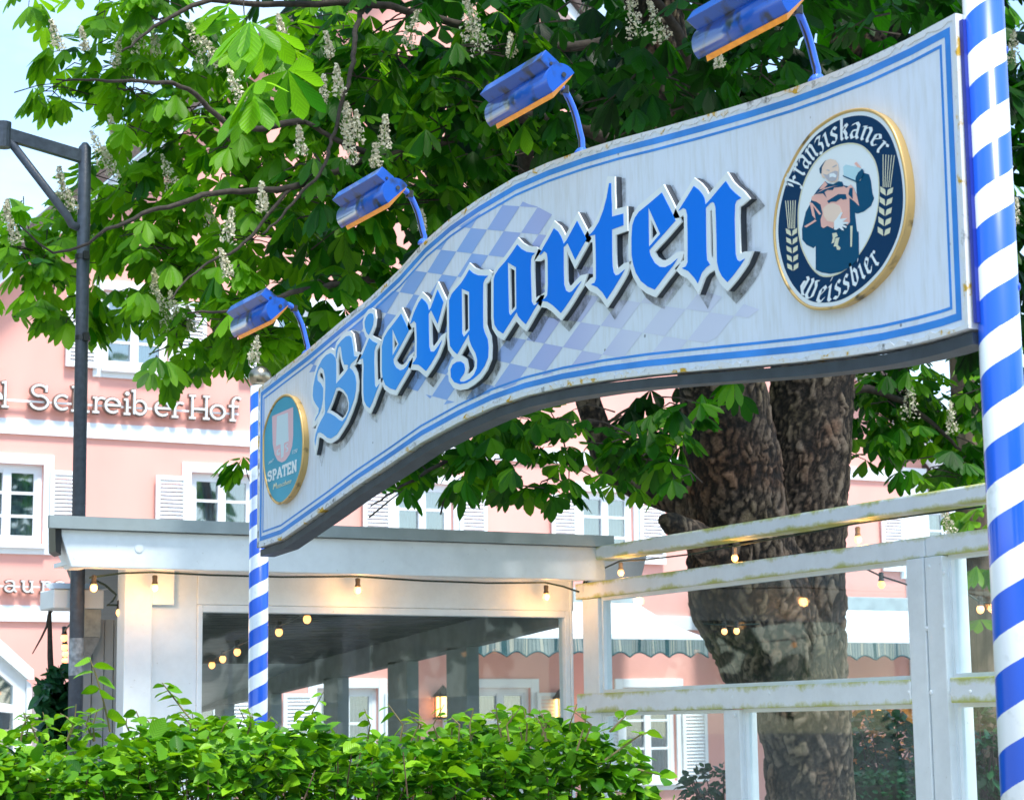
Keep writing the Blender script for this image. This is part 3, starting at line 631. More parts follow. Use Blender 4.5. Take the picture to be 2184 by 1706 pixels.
m = MB(); m.box(XF+.0, XF+.03, 5.0, YP-.12, 0, .3); m.build('kick_board', M_timber, scr)
# lower beam end visible behind the corner
gb = empty('roof_beam', (XF+.5, YP, 2.5), 'short white roof beam running behind the screen corner under the cap rail', 'beam')
q0, q1 = D(1275, 1215, 14.2), D(1395, 1205, 14.2)
m = MB(); m.prism([(q0.x-.1, YP+.15, q0.z-.12), (q1.x-.05, YP+.15, q0.z-.12), (q1.x+.03, YP+.15, q0.z+.14), (q0.x-.1, YP+.15, q0.z+.14)], (0, .08, 0)); m.build('beam_end', M_timber, gb, bevel=.005)

# ------------------------------------------------------------------ lamp post
pd = 12.95; pb = D(160, 1540, pd); pt_ = D(180, 318, pd+.45)
lx, ly = onY(170, 1000, YP+.25).x, YP+.25
lp = empty('street_lamp', (lx, ly, 0), 'tall dark grey street lamp post with angled bracket arm against the sky', 'street lamp')
ztop = onY(180, 305, ly).z
M_post = mat('anthracite_paint', (.065, .085, .115), .42, noise=.3, nscale=30, bump=.15)
topx = onY(181, 330, ly).x; botx = onY(161, 1500, ly).x
zb_ = onY(161, 1500, ly).z
xat = lambda z: botx+(topx-botx)*(z-zb_)/(ztop-zb_)
m = MB(); m.lathe((0, 0, 0), [(.001, 0), (.001, 0)], 4)
m = MB(); rr = 14.0/FPX*13.0
m.tube([(xat(0), ly, 0), (xat(zb_+.9), ly, zb_+.9), (xat(zb_+.93), ly, zb_+.93)], [rr*1.1, rr*1.06, rr], 24); m.tube([(xat(zb_+.92), ly, zb_+.92), (topx, ly, ztop-.03), (topx, ly, ztop)], [rr, rr*.95, rr*.4], 24)
m.build('post', M_post, lp, smooth=True)
A0 = onY(172, 334, ly); A1 = onY(8, 285, ly)
m = MB(); m.beam(A0, A1, .05, .075); m.tube([A1+Vector((0, 0, -.09)), A1+Vector((0, 0, .07))], .045, 14)
B0 = onY(170, 486, ly); B1 = onY(143, 460, ly); B2 = onY(20, 300, ly)
m.build('bracket_arm', M_post, lp)
m = MB(); m.tube([B0, (B0+B1)/2+Vector((-.01, 0, -.02)), B1, B2], .026, 12); m.build('brace', M_post, lp, smooth=True)
A2 = A1+Vector((-.9, 0, .22)); m = MB(); m.tube([A1+Vector((-.04, 0, 0)), A2], .03, 10); m.lathe(A2+Vector((-.1, 0, -.05)), [(.28, -.06), (.30, 0), (.12, .12), (.03, .2)], 20); m.build('lamp_head', M_post, lp)
for py in (547, 720):
    q = onY(176, py, ly); m = MB(); m.lathe((q.x, ly, q.z-.02), [(rr*1.12, 0), (rr*1.12, .03)], 24); m.box(q.x-.012, q.x+.02, ly-rr*1.12-.03, ly-rr, q.z-.03, q.z+.02); m.build('cable_clamp', M_black, lp)
m = MB(); q = onY(150, 1450, ly); 
q0 = onY(163, 1420, ly); m.lathe((xat(q0.z), ly, onY(165, 1440, ly).z), [(rr*1.085, 0), (rr*1.085, .22)], 24); m.build('sticker_residue', mat('paper_residue', (.38, .44, .48), .9, noise=.5, nscale=30), lp)

# ------------------------------------------------------------------ sign gate: two striped poles
pr = D(2139, 853, 5.5); XPOLE = pr.x; XS = pr.x-.075
rp_ = empty('striped_pole', (pr.x, pr.y, 0), 'thick striped pole at the near right end of the sign', 'pole', 'striped poles carrying the sign')
m = MB(); m.tube([(pr.x, pr.y, 0), (pr.x, pr.y, 4.3)], .0555, 48); m.build('pole', stripe_mat('pole_stripes_near', .195, .62), rp_, smooth=True)
for z in (onX(2136, 96, XPOLE).z, onX(2157, 606, XPOLE).z):
    an = R(-40); dv = Vector((math.cos(an), math.sin(an), 0)); m = MB(); m.lathe(Vector((pr.x, pr.y, z))+dv*.054, [(.011, 0), (.010, .004), (.004, .006)], 12, dv); m.build('screw', mat('pole_blue', (.02, .09, .6), .35), rp_)
pl = onX(552, 1200, XPOLE)
lp_ = empty('striped_pole', (pl.x, pl.y, 0), 'thin striped pole with a ball cap at the far left end of the sign', 'pole', 'striped poles carrying the sign')
zt_ = onX(550, 826, XPOLE).z
m = MB(); m.tube([(pl.x, pl.y, 0), (pl.x, pl.y, zt_)], .0475, 40); m.build('pole', stripe_mat('pole_stripes_far', .145, .12), lp_, smooth=True)
fb = onX(557, 803, XPOLE)
m = MB(); m.sphere((pl.x, pl.y, fb.z), .056, 28, 18); m.build('ball_finial', mat('brushed_steel', (.42, .37, .28), .3, metal=1., noise=.2, nscale=60), lp_, smooth=True)

# ------------------------------------------------------------------ the sign board
def SP(px, py, x=None):                       # preview pixel -> (y, z) on the board plane
    p = onX(px, py, XS if x is None else x); return (p.y, p.z)
top_px = [(553, 829), (600, 792), (658, 747), (725, 690), (790, 637), (850, 580), (906, 517), (960, 470), (1020, 428), (1100, 380), (1170, 349), (1245, 322), (1320, 299), (1400, 278), (1500, 250), (1600, 220), (1690, 191), (1760, 165), (1850, 128), (1940, 85), (2038, 32)]
bot_px = [(2066, 698), (2010, 716), (1960, 729), (1880, 746), (1800, 758), (1700, 770), (1600, 779), (1480, 789), (1380, 798), (1290, 809), (1200, 824), (1120, 843), (1050, 867), (980, 899), (900, 942), (830, 990), (760, 1036), (700, 1080), (640, 1122), (600, 1150), (550, 1167)]
outl = [SP(*p) for p in top_px+bot_px]
outl2 = [( -y, z) for y, z in outl]            # 2-D: x = -y (left to right as seen), y = z
outl2 = ccw(outl2)
sign = empty('beer_garden_sign', (XS, 6.8, 2.9), 'long wavy white board with raised blue Biergarten lettering between striped poles', 'sign')
def to_board(dx): return lambda p: (XS+dx, -p[0], p[1])
def board_mat():
    m = bpy.data.materials.new('sign_board_white'); m.use_nodes = True; t = m.node_tree; b = t.nodes['Principled BSDF']
    tcn = t.nodes.new('ShaderNodeTexCoord'); mpn = t.nodes.new('ShaderNodeMapping'); mpn.inputs['Scale'].default_value = (1, 7, 1.0); t.links.new(tcn.outputs['Object'], mpn.inputs[0])
    n = t.nodes.new('ShaderNodeTexNoise'); n.inputs['Scale'].default_value = 6; n.inputs['Detail'].default_value = 10; n.inputs['Roughness'].default_value = .6; t.links.new(mpn.outputs[0], n.inputs[0])
    r = t.nodes.new('ShaderNodeValToRGB'); r.color_ramp.elements[0].position = .28; r.color_ramp.elements[0].color = (.62, .67, .71, 1); r.color_ramp.elements[1].position = .55; r.color_ramp.elements[1].color = (.70, .775, .87, 1)
    t.links.new(n.outputs[0], r.inputs[0])
    v = t.nodes.new('ShaderNodeTexVoronoi'); v.inputs['Scale'].default_value = 7; t.links.new(tcn.outputs['Object'], v.inputs[0])
    mr = t.nodes.new('ShaderNodeMapRange'); mr.inputs[1].default_value = .035; mr.inputs[2].default_value = .05; mr.inputs[3].default_value = .75; mr.inputs[4].default_value = 0; t.links.new(v.outputs['Distance'], mr.inputs[0])
    mi = t.nodes.new('ShaderNodeMix'); mi.data_type = 'RGBA'; mi.inputs[7].default_value = (.12, .14, .17, 1); t.links.new(mr.outputs[0], mi.inputs[0]); t.links.new(r.outputs[0], mi.inputs[6])
    t.links.new(mi.outputs[2], b.inputs['Base Color']); b.inputs['Roughness'].default_value = .38; return m
M_board = board_mat()
m = MB(); plate(m, [outl2], [], to_board(0), (.004, 0, 0)); m.build('face_panel', M_board, sign)
inner = offset_poly(outl2, -.03)
m = MB(); plate(m, [outl2], [], to_board(.006), (.055, 0, 0)); m.build('board_core', M_dark, sign)
fr = [Vector(p) for p in [SP(*p, x=XS+.09) for p in bot_px]]
m = MB()                                      # dark steel strip under the lower edge
bp_ = [SP(*p) for p in bot_px]
vs = []; 
for (y, z) in bp_: vs += [(XS+.012, y, z-.012), (XS+.085, y, z-.012), (XS+.085, y, z-.044), (XS+.012, y, z-.044)]
n = len(bp_); m.add(vs, [(4*i+j, 4*i+(j+1) % 4, 4*i+4+(j+1) % 4, 4*i+4+j) for i in range(n-1) for j in range(4)]+[(0, 1, 2, 3), (4*n-4, 4*n-1, 4*n-2, 4*n-3)])
m.build('steel_underside', mat('grey_steel', (.045, .06, .08), .5, noise=.3, nscale=12), sign)
# painted border lines
def ring(d, wd): 
    a, b = offset_poly(outl2, -d+wd/2), offset_poly(outl2, -d-wd/2); return ccw(a), ccw(b)
M_line = mat('border_blue', (.05, .30, .85), .35, noise=.25, nscale=5)
for d, wd in ((.036, .021), (.066, .0085)):
    a, b = ring(d, wd); m = MB(); plate(m, [a], [b], to_board(-.0015), (.001, 0, 0)); m.build('border_line', M_line, sign)
# weathered rim: peeling white, grey and yellow lichen
def lichen_mat():
    m = bpy.data.materials.new('lichen_rim'); m.use_nodes = True; t = m.node_tree; b = t.nodes['Principled BSDF']
    tcn = t.nodes.new('ShaderNodeTexCoord'); n = t.nodes.new('ShaderNodeTexNoise'); n.inputs['Scale'].default_value = 9; n.inputs['Detail'].default_value = 10; n.inputs['Roughness'].default_value = .7
    t.links.new(tcn.outputs['Object'], n.inputs[0]); r = t.nodes.new('ShaderNodeValToRGB'); cr = r.color_ramp
    cr.elements[0].position = .33; cr.elements[0].color = (.07, .075, .07, 1); cr.elements[1].position = .60; cr.elements[1].color = (.55, .34, .03, 1)
    for p, c in ((.38, (.40, .42, .42)), (.44, (.68, .72, .75)), (.555, (.66, .68, .66))): e = cr.elements.new(p); e.color = (*c, 1)
    t.links.new(n.outputs[0], r.inputs[0]); t.links.new(r.outputs[0], b.inputs['Base Color']); b.inputs['Roughness'].default_value = .9; return m
M_lich = lichen_mat()
rim_o = offset_poly(outl2, .003)
jag = [p for p in offset_poly(outl2, -.012)]
# dense jagged inner rim
def dens(P, st):
    o = []
    for a, b in zip(P, P[1:]+P[:1]):
        a, b = Vector(a), Vector(b); k = max(1, int((b-a).length/st))
        for i in range(k): o.append(a+(b-a)*i/k)
    return o
ji = [p+Vector((random.uniform(-.006, .006), random.uniform(-.008, .008))) for p in dens(jag, .02)]
m = MB(); plate(m, [rim_o], [ji], to_board(-.004), (.06, 0, 0)); m.build('lichen_edge', M_lich, sign)

# Bavarian lozenges: a lattice printed on the board
def fpx(ox, oy, s, x, y): return ((ox+x/s)/1.60256, (oy+y/s)/1.60256)
def bpt(px): y, z = SP(*px); return Vector((-y, z))
g0 = bpt(fpx(1400, 400, 2.184, 580, 842)); g1 = bpt(fpx(1400, 400, 2.184, 970, 878)); g2 = bpt(fpx(1400, 400, 2.184, 696, 662)); g3 = bpt(fpx(1400, 400, 2.184, 350, 1003)); 
ga = bpt(fpx(1400, 400, 2.184, 463, 831)); row = (g1-ga)/4; colv = (g2-bpt(fpx(1400, 400, 2.184, 468, 1022)))/2
mask = [bpt(p) for p in [(640, 797), (700, 742), (770, 682), (830, 628), (880, 582), (930, 528), (985, 480), (1040, 445), (1095, 421), (1128, 436), (1146, 441), (1200, 470), (1225, 510), (1300, 600), (1500, 620), (1620, 660), (1560, 705), (1480, 745), (1390, 766), (1290, 775), (1200, 790), (1120, 812), (1060, 835), (1000, 850), (935, 866), (905, 838), (870, 828), (800, 790), (730, 790), (690, 790), (655, 795)]]
cells = []
for i in range(-14, 16):
    for j in range(-10, 10):
        if (i+j) % 2: continue
        o_ = g0+row*i+colv*j; cells.append(ccw([o_, o_+row, o_+row+colv, o_+colv]))
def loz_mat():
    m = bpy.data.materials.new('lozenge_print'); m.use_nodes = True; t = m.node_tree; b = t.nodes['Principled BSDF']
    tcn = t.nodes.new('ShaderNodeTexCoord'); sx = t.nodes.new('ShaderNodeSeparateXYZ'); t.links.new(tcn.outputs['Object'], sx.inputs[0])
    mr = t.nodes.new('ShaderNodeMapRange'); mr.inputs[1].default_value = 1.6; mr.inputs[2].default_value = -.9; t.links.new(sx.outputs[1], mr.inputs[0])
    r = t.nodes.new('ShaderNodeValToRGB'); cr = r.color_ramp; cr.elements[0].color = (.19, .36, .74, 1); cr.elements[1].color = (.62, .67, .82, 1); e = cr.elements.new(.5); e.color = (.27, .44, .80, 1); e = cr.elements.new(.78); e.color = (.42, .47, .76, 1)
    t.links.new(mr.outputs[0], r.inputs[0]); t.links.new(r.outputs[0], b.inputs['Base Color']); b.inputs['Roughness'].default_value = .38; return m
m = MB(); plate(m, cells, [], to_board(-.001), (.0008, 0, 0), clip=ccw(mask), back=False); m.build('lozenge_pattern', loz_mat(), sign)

# --- raised blackletter lettering, traced glyph by glyph
CR = {1: (1040, 1100, 3.79), 2: (1220, 1000, 3.79), 3: (1460, 870, 3.555), 4: (1660, 740, 3.79), 5: (1980, 580, 3.4125), 6: (2280, 560, 3.7075)}
XL_ = XS-.030
def LT(k, pts):
    ox, oy, s = CR[k]; o = []
    for x, y in pts:
        yy, zz = SP(*fpx(ox, oy, s, x, y), x=XL_); o.append(Vector((-yy, zz)))
    return o
WORD = [
 ('B', [LT(1, [(340,405),(375,425),(400,465),(410,520),(412,600),(412,700),(410,805),(450,760),(520,680),(572,603),(590,598),(630,635),(660,700),(672,790),(668,890),(645,1000),(600,1130),(540,1270),(480,1370),(420,1460),(345,1510),(300,1500),(250,1455),(205,1430),(172,1440),(155,1500),(142,1600),(135,1540),(150,1450),(180,1360),(220,1275),(262,1205),(272,1165),(268,1000),(275,850),(272,720),(252,620),(215,585),(182,630),(165,690),(172,760),(215,800),(243,860),(240,1000),(222,1110),(195,1185),(137,1285),(150,1240),(185,1180),(190,1120),(150,1065),(122,1010),(112,950),(118,840),(145,700),(180,590),(230,490),(285,430)]),
        LT(1, [(585,180),(612,205),(632,330),(645,445),(690,455),(650,500),(600,548),(583,600),(560,600),(572,570),(560,555),(520,555),(495,480),(485,400),(475,330),(458,312),(440,340),(425,400),(414,480),(408,440),(412,370),(430,310),(480,245),(540,190)])],
       [LT(1, [(412,860),(450,845),(510,880),(560,950),(583,1050),(575,1150),(540,1230),(495,1288),(455,1272),(400,1225),(340,1188),(290,1175),(350,1040)])]),
 ('i', [LT(2, [(180,268),(210,280),(218,340),(208,420),(185,480),(152,550),(125,515),(105,450),(100,380),(120,320),(150,280)]),
        LT(2, [(160,590),(200,630),(265,660),(240,700),(225,760),(222,900),(228,1100),(232,1200),(250,1235),(292,1180),(240,1310),(200,1420),(165,1495),(125,1465),(95,1400),(85,1300),(85,1100),(90,950),(80,850),(38,865),(75,800),(120,690)])], []),
 ('e', [LT(2, [(572,275),(672,492),(560,700),(470,865),(478,920),(510,975),(560,1008),(605,995),(650,950),(690,875),(660,985),(600,1090),(540,1190),(500,1262),(430,1240),(370,1195),(335,1110),(325,1000),(325,700),(350,590),(400,500),(460,425),(520,345)])],
       [LT(2, [(458,465),(543,668),(460,822)])]),
 ('r', [LT(2, [(840,75),(890,120),(915,160),(925,200),(932,236),(958,200),(1045,-35),(1120,125),(1045,402),(960,225),(928,275),(930,500),(935,700),(955,765),(1000,765),(1050,700),(1102,620),(1040,780),(960,920),(895,1015),(850,975),(800,935),(715,925),(745,890),(775,840),(778,600),(768,400),(740,365),(712,390),(690,410),(740,260),(800,130)])], []),
 ('g', [LT(3, [(512,185),(560,230),(620,255),(740,260),(700,300),(680,350),(678,500),(678,700),(680,880),(700,950),(735,1030),(745,1130),(740,1250),(700,1350),(640,1440),(560,1510),(480,1560),(400,1575),(330,1550),(290,1490),(285,1400),(310,1340),(360,1305),(410,1300),(450,1330),(460,1390),(450,1440),(395,1520),(405,1545),(450,1545),(520,1510),(570,1460),(605,1380),(610,1280),(590,1200),(540,1110),(515,1040),(507,965),(450,1060),(400,1150),(365,1210),(320,1170),(280,1110),(270,1000),(268,560),(300,480),(350,420),(420,340),(470,260)])],
       [LT(3, [(418,415),(512,455),(516,922),(447,1002),(425,960)])]),
 ('a', [LT(4, [(410,365),(460,420),(530,460),(640,475),(600,510),(585,560),(583,700),(588,900),(595,1100),(620,1150),(640,1150),(690,1105),(620,1220),(570,1310),(520,1395),(470,1350),(420,1290),(402,1235),(380,1270),(310,1380),(225,1515),(160,1475),(115,1400),(105,1300),(105,820),(120,760),(170,680),(260,580),(340,470)])],
       [LT(4, [(285,595),(395,660),(400,1195),(320,1285),(300,1240)])]),
 ('r', [LT(4, [(885,155),(940,200),(975,260),(1000,320),(1010,358),(1048,310),(1185,60),(1305,295),(1160,560),(1062,345),(1008,400),(1010,700),(1015,880),(1040,960),(1080,985),(1120,970),(1180,900),(1240,840),(1160,970),(1100,1070),(1040,1160),(975,1250),(870,1150),(800,1105),(725,1090),(770,1060),(800,1020),(808,900),(805,560),(795,480),(760,450),(720,490),(695,500),(760,380),(830,260)])], []),
 ('t', [LT(5, [(350,160),(370,160),(372,300),(378,400),(380,550),(512,515),(515,650),(380,700),(382,1000),(388,1130),(400,1200),(425,1235),(460,1225),(530,1165),(490,1240),(400,1390),(322,1510),(270,1430),(210,1370),(135,1340),(180,1320),(197,1270),(195,1000),(188,760),(110,775),(170,710),(230,610),(280,480),(320,330)])], []),
 ('e', [LT(5, [(963,270),(1050,440),(1122,595),(1000,735),(900,845),(815,940),(830,1000),(880,1090),(940,1135),(1000,1140),(1060,1110),(1145,1040),(1100,1110),(1000,1240),(880,1400),(800,1365),(720,1300),(660,1200),(630,1100),(612,1000),(610,800),(620,650),(650,560),(700,490),(800,410)])],
       [LT(5, [(805,435),(946,750),(812,905)])]),
 ('n', [LT(6, [(340,285),(400,330),(450,390),(475,440),(487,520),(560,440),(650,330),(745,222),(800,310),(860,370),(940,435),(880,470),(860,520),(855,700),(862,1000),(868,1150),(890,1220),(920,1240),(985,1205),(930,1290),(850,1400),(765,1500),(700,1430),(660,1350),(635,1250),(630,1000),(622,700),(615,550),(600,500),(575,485),(545,500),(490,560),(492,800),(498,1100),(505,1220),(545,1280),(500,1310),(440,1380),(390,1515),(350,1450),(270,1360),(190,1325),(240,1300),(262,1250),(262,900),(258,650),(240,580),(205,560),(145,600),(200,510),(270,400)])], []),
]
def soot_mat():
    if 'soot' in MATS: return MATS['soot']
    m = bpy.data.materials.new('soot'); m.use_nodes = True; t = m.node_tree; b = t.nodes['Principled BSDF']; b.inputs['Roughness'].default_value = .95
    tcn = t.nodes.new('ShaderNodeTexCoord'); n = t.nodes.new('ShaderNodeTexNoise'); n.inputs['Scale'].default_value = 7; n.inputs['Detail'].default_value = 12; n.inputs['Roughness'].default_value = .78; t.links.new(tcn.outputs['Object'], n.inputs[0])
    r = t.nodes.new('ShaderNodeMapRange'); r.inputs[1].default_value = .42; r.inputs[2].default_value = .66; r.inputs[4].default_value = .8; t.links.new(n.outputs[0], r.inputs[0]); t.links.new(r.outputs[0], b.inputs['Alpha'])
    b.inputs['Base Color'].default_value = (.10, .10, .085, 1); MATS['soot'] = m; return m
def blue_mat():
    m = bpy.data.materials.new('letter_blue'); m.use_nodes = True; t = m.node_tree; b = t.nodes['Principled BSDF']
    tcn = t.nodes.new('ShaderNodeTexCoord'); sx = t.nodes.new('ShaderNodeSeparateXYZ'); t.links.new(tcn.outputs['Object'], sx.inputs[0])
    mr = t.nodes.new('ShaderNodeMapRange'); mr.inputs[1].default_value = 2.3; mr.inputs[2].default_value = -.3; t.links.new(sx.outputs[1], mr.inputs[0])
    r = t.nodes.new('ShaderNodeValToRGB'); cr = r.color_ramp; cr.elements[0].color = (.17, .42, .76, 1); cr.elements[1].color = (.0, .18, .78, 1); e = cr.elements.new(.45); e.color = (.06, .34, .80, 1); e = cr.elements.new(.62); e.color = (.0, .23, .85, 1)
    t.links.new(mr.outputs[0], r.inputs[0]); t.links.new(r.outputs[0], b.inputs['Base Color']); b.inputs['Roughness'].default_value = .55; b.inputs['Specular IOR Level'].default_value = .2; return m
M_lblue = blue_mat()
word = tag(bpy.data.objects.new('raised_lettering', None)); COL.objects.link(word); word.parent = sign
WL = .0235
for ch, outs, hls in WORD:
    outs = [ccw(o) for o in outs]; hls = [ccw(h) for h in hls]
    yc = -sum(p.x for p in outs[0])/len(outs[0]); wd = WL*(1.0 if yc < 7.5 else .93)
    # white backing = blue shape + thick outline
    pcs = outs+[q for o in outs for q in fat(o, wd)]; vh = []
    v, f = cdt(outs, hls)
    tri = [[v[i] for i in t] for t in f]
    pcs = tri+[q for o in outs for q in fat(o, wd)]+[q for h in hls for q in fat(h, wd*.62, hole=True)]
    m = MB(); plate(m, [ccw([Vector(a) for a in p]) for p in pcs], [], lambda p: (XL_+.001, -p[0], p[1]), (.006, 0, 0))
    lo = m.build('letter', M_lettW, word)
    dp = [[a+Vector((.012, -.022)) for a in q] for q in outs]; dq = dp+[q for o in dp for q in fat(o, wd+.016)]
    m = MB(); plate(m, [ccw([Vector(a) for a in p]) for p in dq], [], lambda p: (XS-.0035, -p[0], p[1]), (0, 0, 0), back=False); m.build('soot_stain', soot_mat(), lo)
    m = MB(); plate(m, [ccw([Vector(a) for a in p]) for p in pcs], [], lambda p: (XL_+.008, -p[0], p[1]), (.020, 0, 0)); m.build('return', M_side, lo)
    m = MB(); plate(m, outs, hls, lambda p: (XL_-.001, -p[0], p[1]), (.0015, 0, 0)); m.build('blue_face', M_lblue, lo)

# --- round brewery plaques
XQ = XS-.028
def QP(ox, oy, s): 
    def f(p): yy, zz = SP(*fpx(ox, oy, s, p[0], p[1]), x=XQ); return Vector((-yy, zz))
    return f
def flat(parent, name, polys, material, dx, holes=(), clip=None, conv=None, th=.0008):
    polys = [ccw([conv(p) for p in P]) for P in polys]; holes = [ccw([conv(p) for p in P]) for P in holes]
    if clip: clip = ccw([conv(p) for p in clip])
    m = MB(); plate(m, polys, holes, lambda p: (XQ-dx, -p[0], p[1]), (th, 0, 0), clip=clip); return m.build(name, material, parent)
M_navy = mat('plaque_navy', (.002, .035, .10), .5); M_navy.node_tree.nodes['Principled BSDF'].inputs['Specular IOR Level'].default_value = .15; M_pw = mat('plaque_white', (.75, .82, .84), .3); M_cream = mat('plaque_cream', (.68, .68, .50), .4)
M_gold = mat('brass_rim', (.62, .42, .16), .35, metal=.35, noise=.5, nscale=14, col2=(.10, .07, .03), n0=.30, n1=.42)
M_salm = mat('plaque_salmon', (.80, .45, .38), .4); M_skin = mat('plaque_skin', (.80, .62, .50), .4); M_robe = mat('plaque_robe', (.002, .07, .15), .5); M_robe.node_tree.nodes['Principled BSDF'].inputs['Specular IOR Level'].default_value = .15; M_sky = mat('plaque_pale_blue', (.45, .68, .75), .3)
cv = QP(2600, 350, 2.275)
navy_o = [(140,950),(158,800),(200,640),(250,530),(320,400),(410,280),(500,205),(600,145),(700,112),(800,105),(880,128),(950,180),(1010,270),(1055,390),(1090,540),(1106,690),(1104,830),(1080,980),(1030,1120),(950,1265),(860,1370),(770,1450),(660,1520),(560,1552),(430,1555),(340,1515),(260,1430),(200,1320),(160,1190),(142,1070)]
cen = (628, 832)
grow = lambda P, k: [(cen[0]+(x-cen[0])*k, cen[1]+(y-cen[1])*k) for x, y in P]
inner_o = [(295,920),(300,800),(330,660),(380,540),(450,440),(530,375),(610,338),(700,322),(780,338),(840,385),(885,450),(912,540),(922,650),(918,780),(895,910),(860,1020),(810,1120),(750,1205),(690,1275),(620,1325),(540,1352),(470,1345),(410,1295),(360,1215),(320,1120),(300,1020)]
no = catmull(navy_o, 4); ino = catmull(inner_o, 4)
pq = empty('brewery_plaque', onX(1800, 450, XQ), 'oval navy plaque with wheat ears and beer drinking friar at the right of the sign', 'plaque', 'round brewery plaques on the sign')
face = flat(pq, 'white_face', [grow(no, 1.045)], M_pw, 0, conv=cv, th=.004)
m = MB(); P = [cv(p) for p in grow(no, 1.05)]; Po = offset_poly(ccw(P), .004); plate(m, [Po], [], lambda p: (XQ+.005, -p[0], p[1]), (.024, 0, 0)); m.build('brass_body', M_gold, pq)
m = MB(); pp = [Vector((XQ-.0, -p.x, p.y)) for p in Po]; m.tube(pp+[pp[0]], .005, 8, caps=False); m.build('brass_rim', M_gold, pq, smooth=True)
ringo = flat(pq, 'navy_ring', [no], M_navy, .001, holes=[grow(ino, 1.0)], conv=cv)
flat(pq, 'inner_oval', [grow(ino, .985)], M_pw, .0012, conv=cv)
flat(pq, 'oval_edging', [grow(ino, 1.012)], M_cream, .0018, holes=[grow(ino, .99)], conv=cv)
# blackletter alphabet for the ring
B_ = {
 'F': (1.05, [[(.12, 1.0), (.38, 1.2), (.62, 1.12), (.95, 1.28)], [(.50, 1.15), (.50, .2), (.36, .0), (.16, .08)], [(.50, .62), (.72, .72), (.90, .60)], [(.22, .95), (.22, .62)]]),
 'r': (.62, [[(.08, .85), (.25, .95), (.25, .15), (.4, 0)], [(.3, .8), (.5, 1.0), (.62, .85)]]),
 'a': (.8, [[(.15, .85), (.42, 1.02), (.6, .85), (.6, .15), (.76, 0)], [(.6, .55), (.25, .5), (.15, .25), (.3, 0), (.6, .15)]]),
 'n': (.85, [[(.06, .85), (.22, .95), (.22, .1), (.34, 0)], [(.28, .8), (.52, 1.0), (.66, .82), (.66, .15), (.8, 0)]]),
 'z': (.7, [[(.1, .85), (.3, 1.0), (.58, .95), (.32, .58), (.55, .45), (.55, .1), (.3, -.12), (.08, 0)]]),
 'i': (.45, [[(.06, .85), (.22, .95), (.22, .15), (.36, 0)], [(.18, 1.25), (.28, 1.38)]]),
 's': (.7, [[(.58, .85), (.4, 1.0), (.2, .85), (.2, .65), (.55, .4), (.55, .15), (.38, 0), (.12, .12)]]),
 'k': (.78, [[(.22, 1.5), (.22, .12), (.34, 0)], [(.22, .6), (.5, .95), (.62, .8), (.4, .58), (.6, .3), (.6, .1), (.76, 0)]]),
 'e': (.7, [[(.6, .25), (.42, 0), (.2, .15), (.2, .8), (.42, 1.0), (.6, .8), (.3, .5)]]),
 'W': (1.35, [[(.1, 1.3), (.3, 1.15), (.3, .2), (.5, 0), (.72, .2), (.72, 1.15), (.58, 1.35)], [(.72, .2), (.9, 0), (1.15, .25), (1.15, .95), (.95, 1.3), (1.2, 1.35)], [(.1, .9), (.1, .4), (.3, .2)]]),
 'b': (.8, [[(.12, 1.45), (.24, 1.35), (.24, .2), (.45, 0), (.65, .2), (.65, .75), (.45, .98), (.24, .78)]]),
}
def band_text(parent, text, base, top, conv, material, font, nib, dx, track=.06, xh=1.):
    b_, t_ = catmull(base, 10, False), catmull(top, 10, False)
    def arcl(P):
        l = [0]
        for a, b in zip(P, P[1:]): l.append(l[-1]+(b-a).length)
        return l
    def at_(P, l, u):
        d = u*l[-1]
        for i in range(len(l)-1):
            if d <= l[i+1] or i == len(l)-2: k = (d-l[i])/max(l[i+1]-l[i], 1e-9); return P[i]+(P[i+1]-P[i])*k
    lb, lt = arcl(b_), arcl(t_); total = sum(font[c][0]+track for c in text); x = 0
    for ch in text:
        wd, st = font[ch]; o = []
        for s_ in st:
            for q in stroke_quads(s_, nib=nib) if nib is not None else stroke_quads(s_, wid=.2):
                pts = []
                for p in q:
                    u = (x+p.x)/total; A_, T_ = at_(b_, lb, min(max(u, 0), 1)), at_(t_, lt, min(max(u, 0), 1)); pts.append(A_+(T_-A_)*(p.y/xh))
                o.append(pts)
        flat(parent, 'letter', o, material, dx, conv=conv); x += wd+track
nb = (.22*math.cos(R(38)), .22*math.sin(R(38)))
band_text(ringo, 'Franziskaner', [(325,690),(335,590),(385,490),(450,410),(530,345),(620,300),(720,280),(810,300),(880,345),(930,415)], [(205,660),(235,560),(300,440),(375,340),(460,265),(550,210),(640,172),(740,160),(830,182),(925,240),(1005,345)], cv, M_pw, B_, nb, .0025)
band_text(ringo, 'Weissbier', [(295,1455),(360,1525),(450,1555),(540,1545),(640,1500),(740,1425),(840,1340),(945,1235)], [(345,1375),(400,1410),(465,1435),(530,1422),(610,1385),(690,1325),(780,1250),(890,1150)], cv, M_pw, B_, nb, .0025)
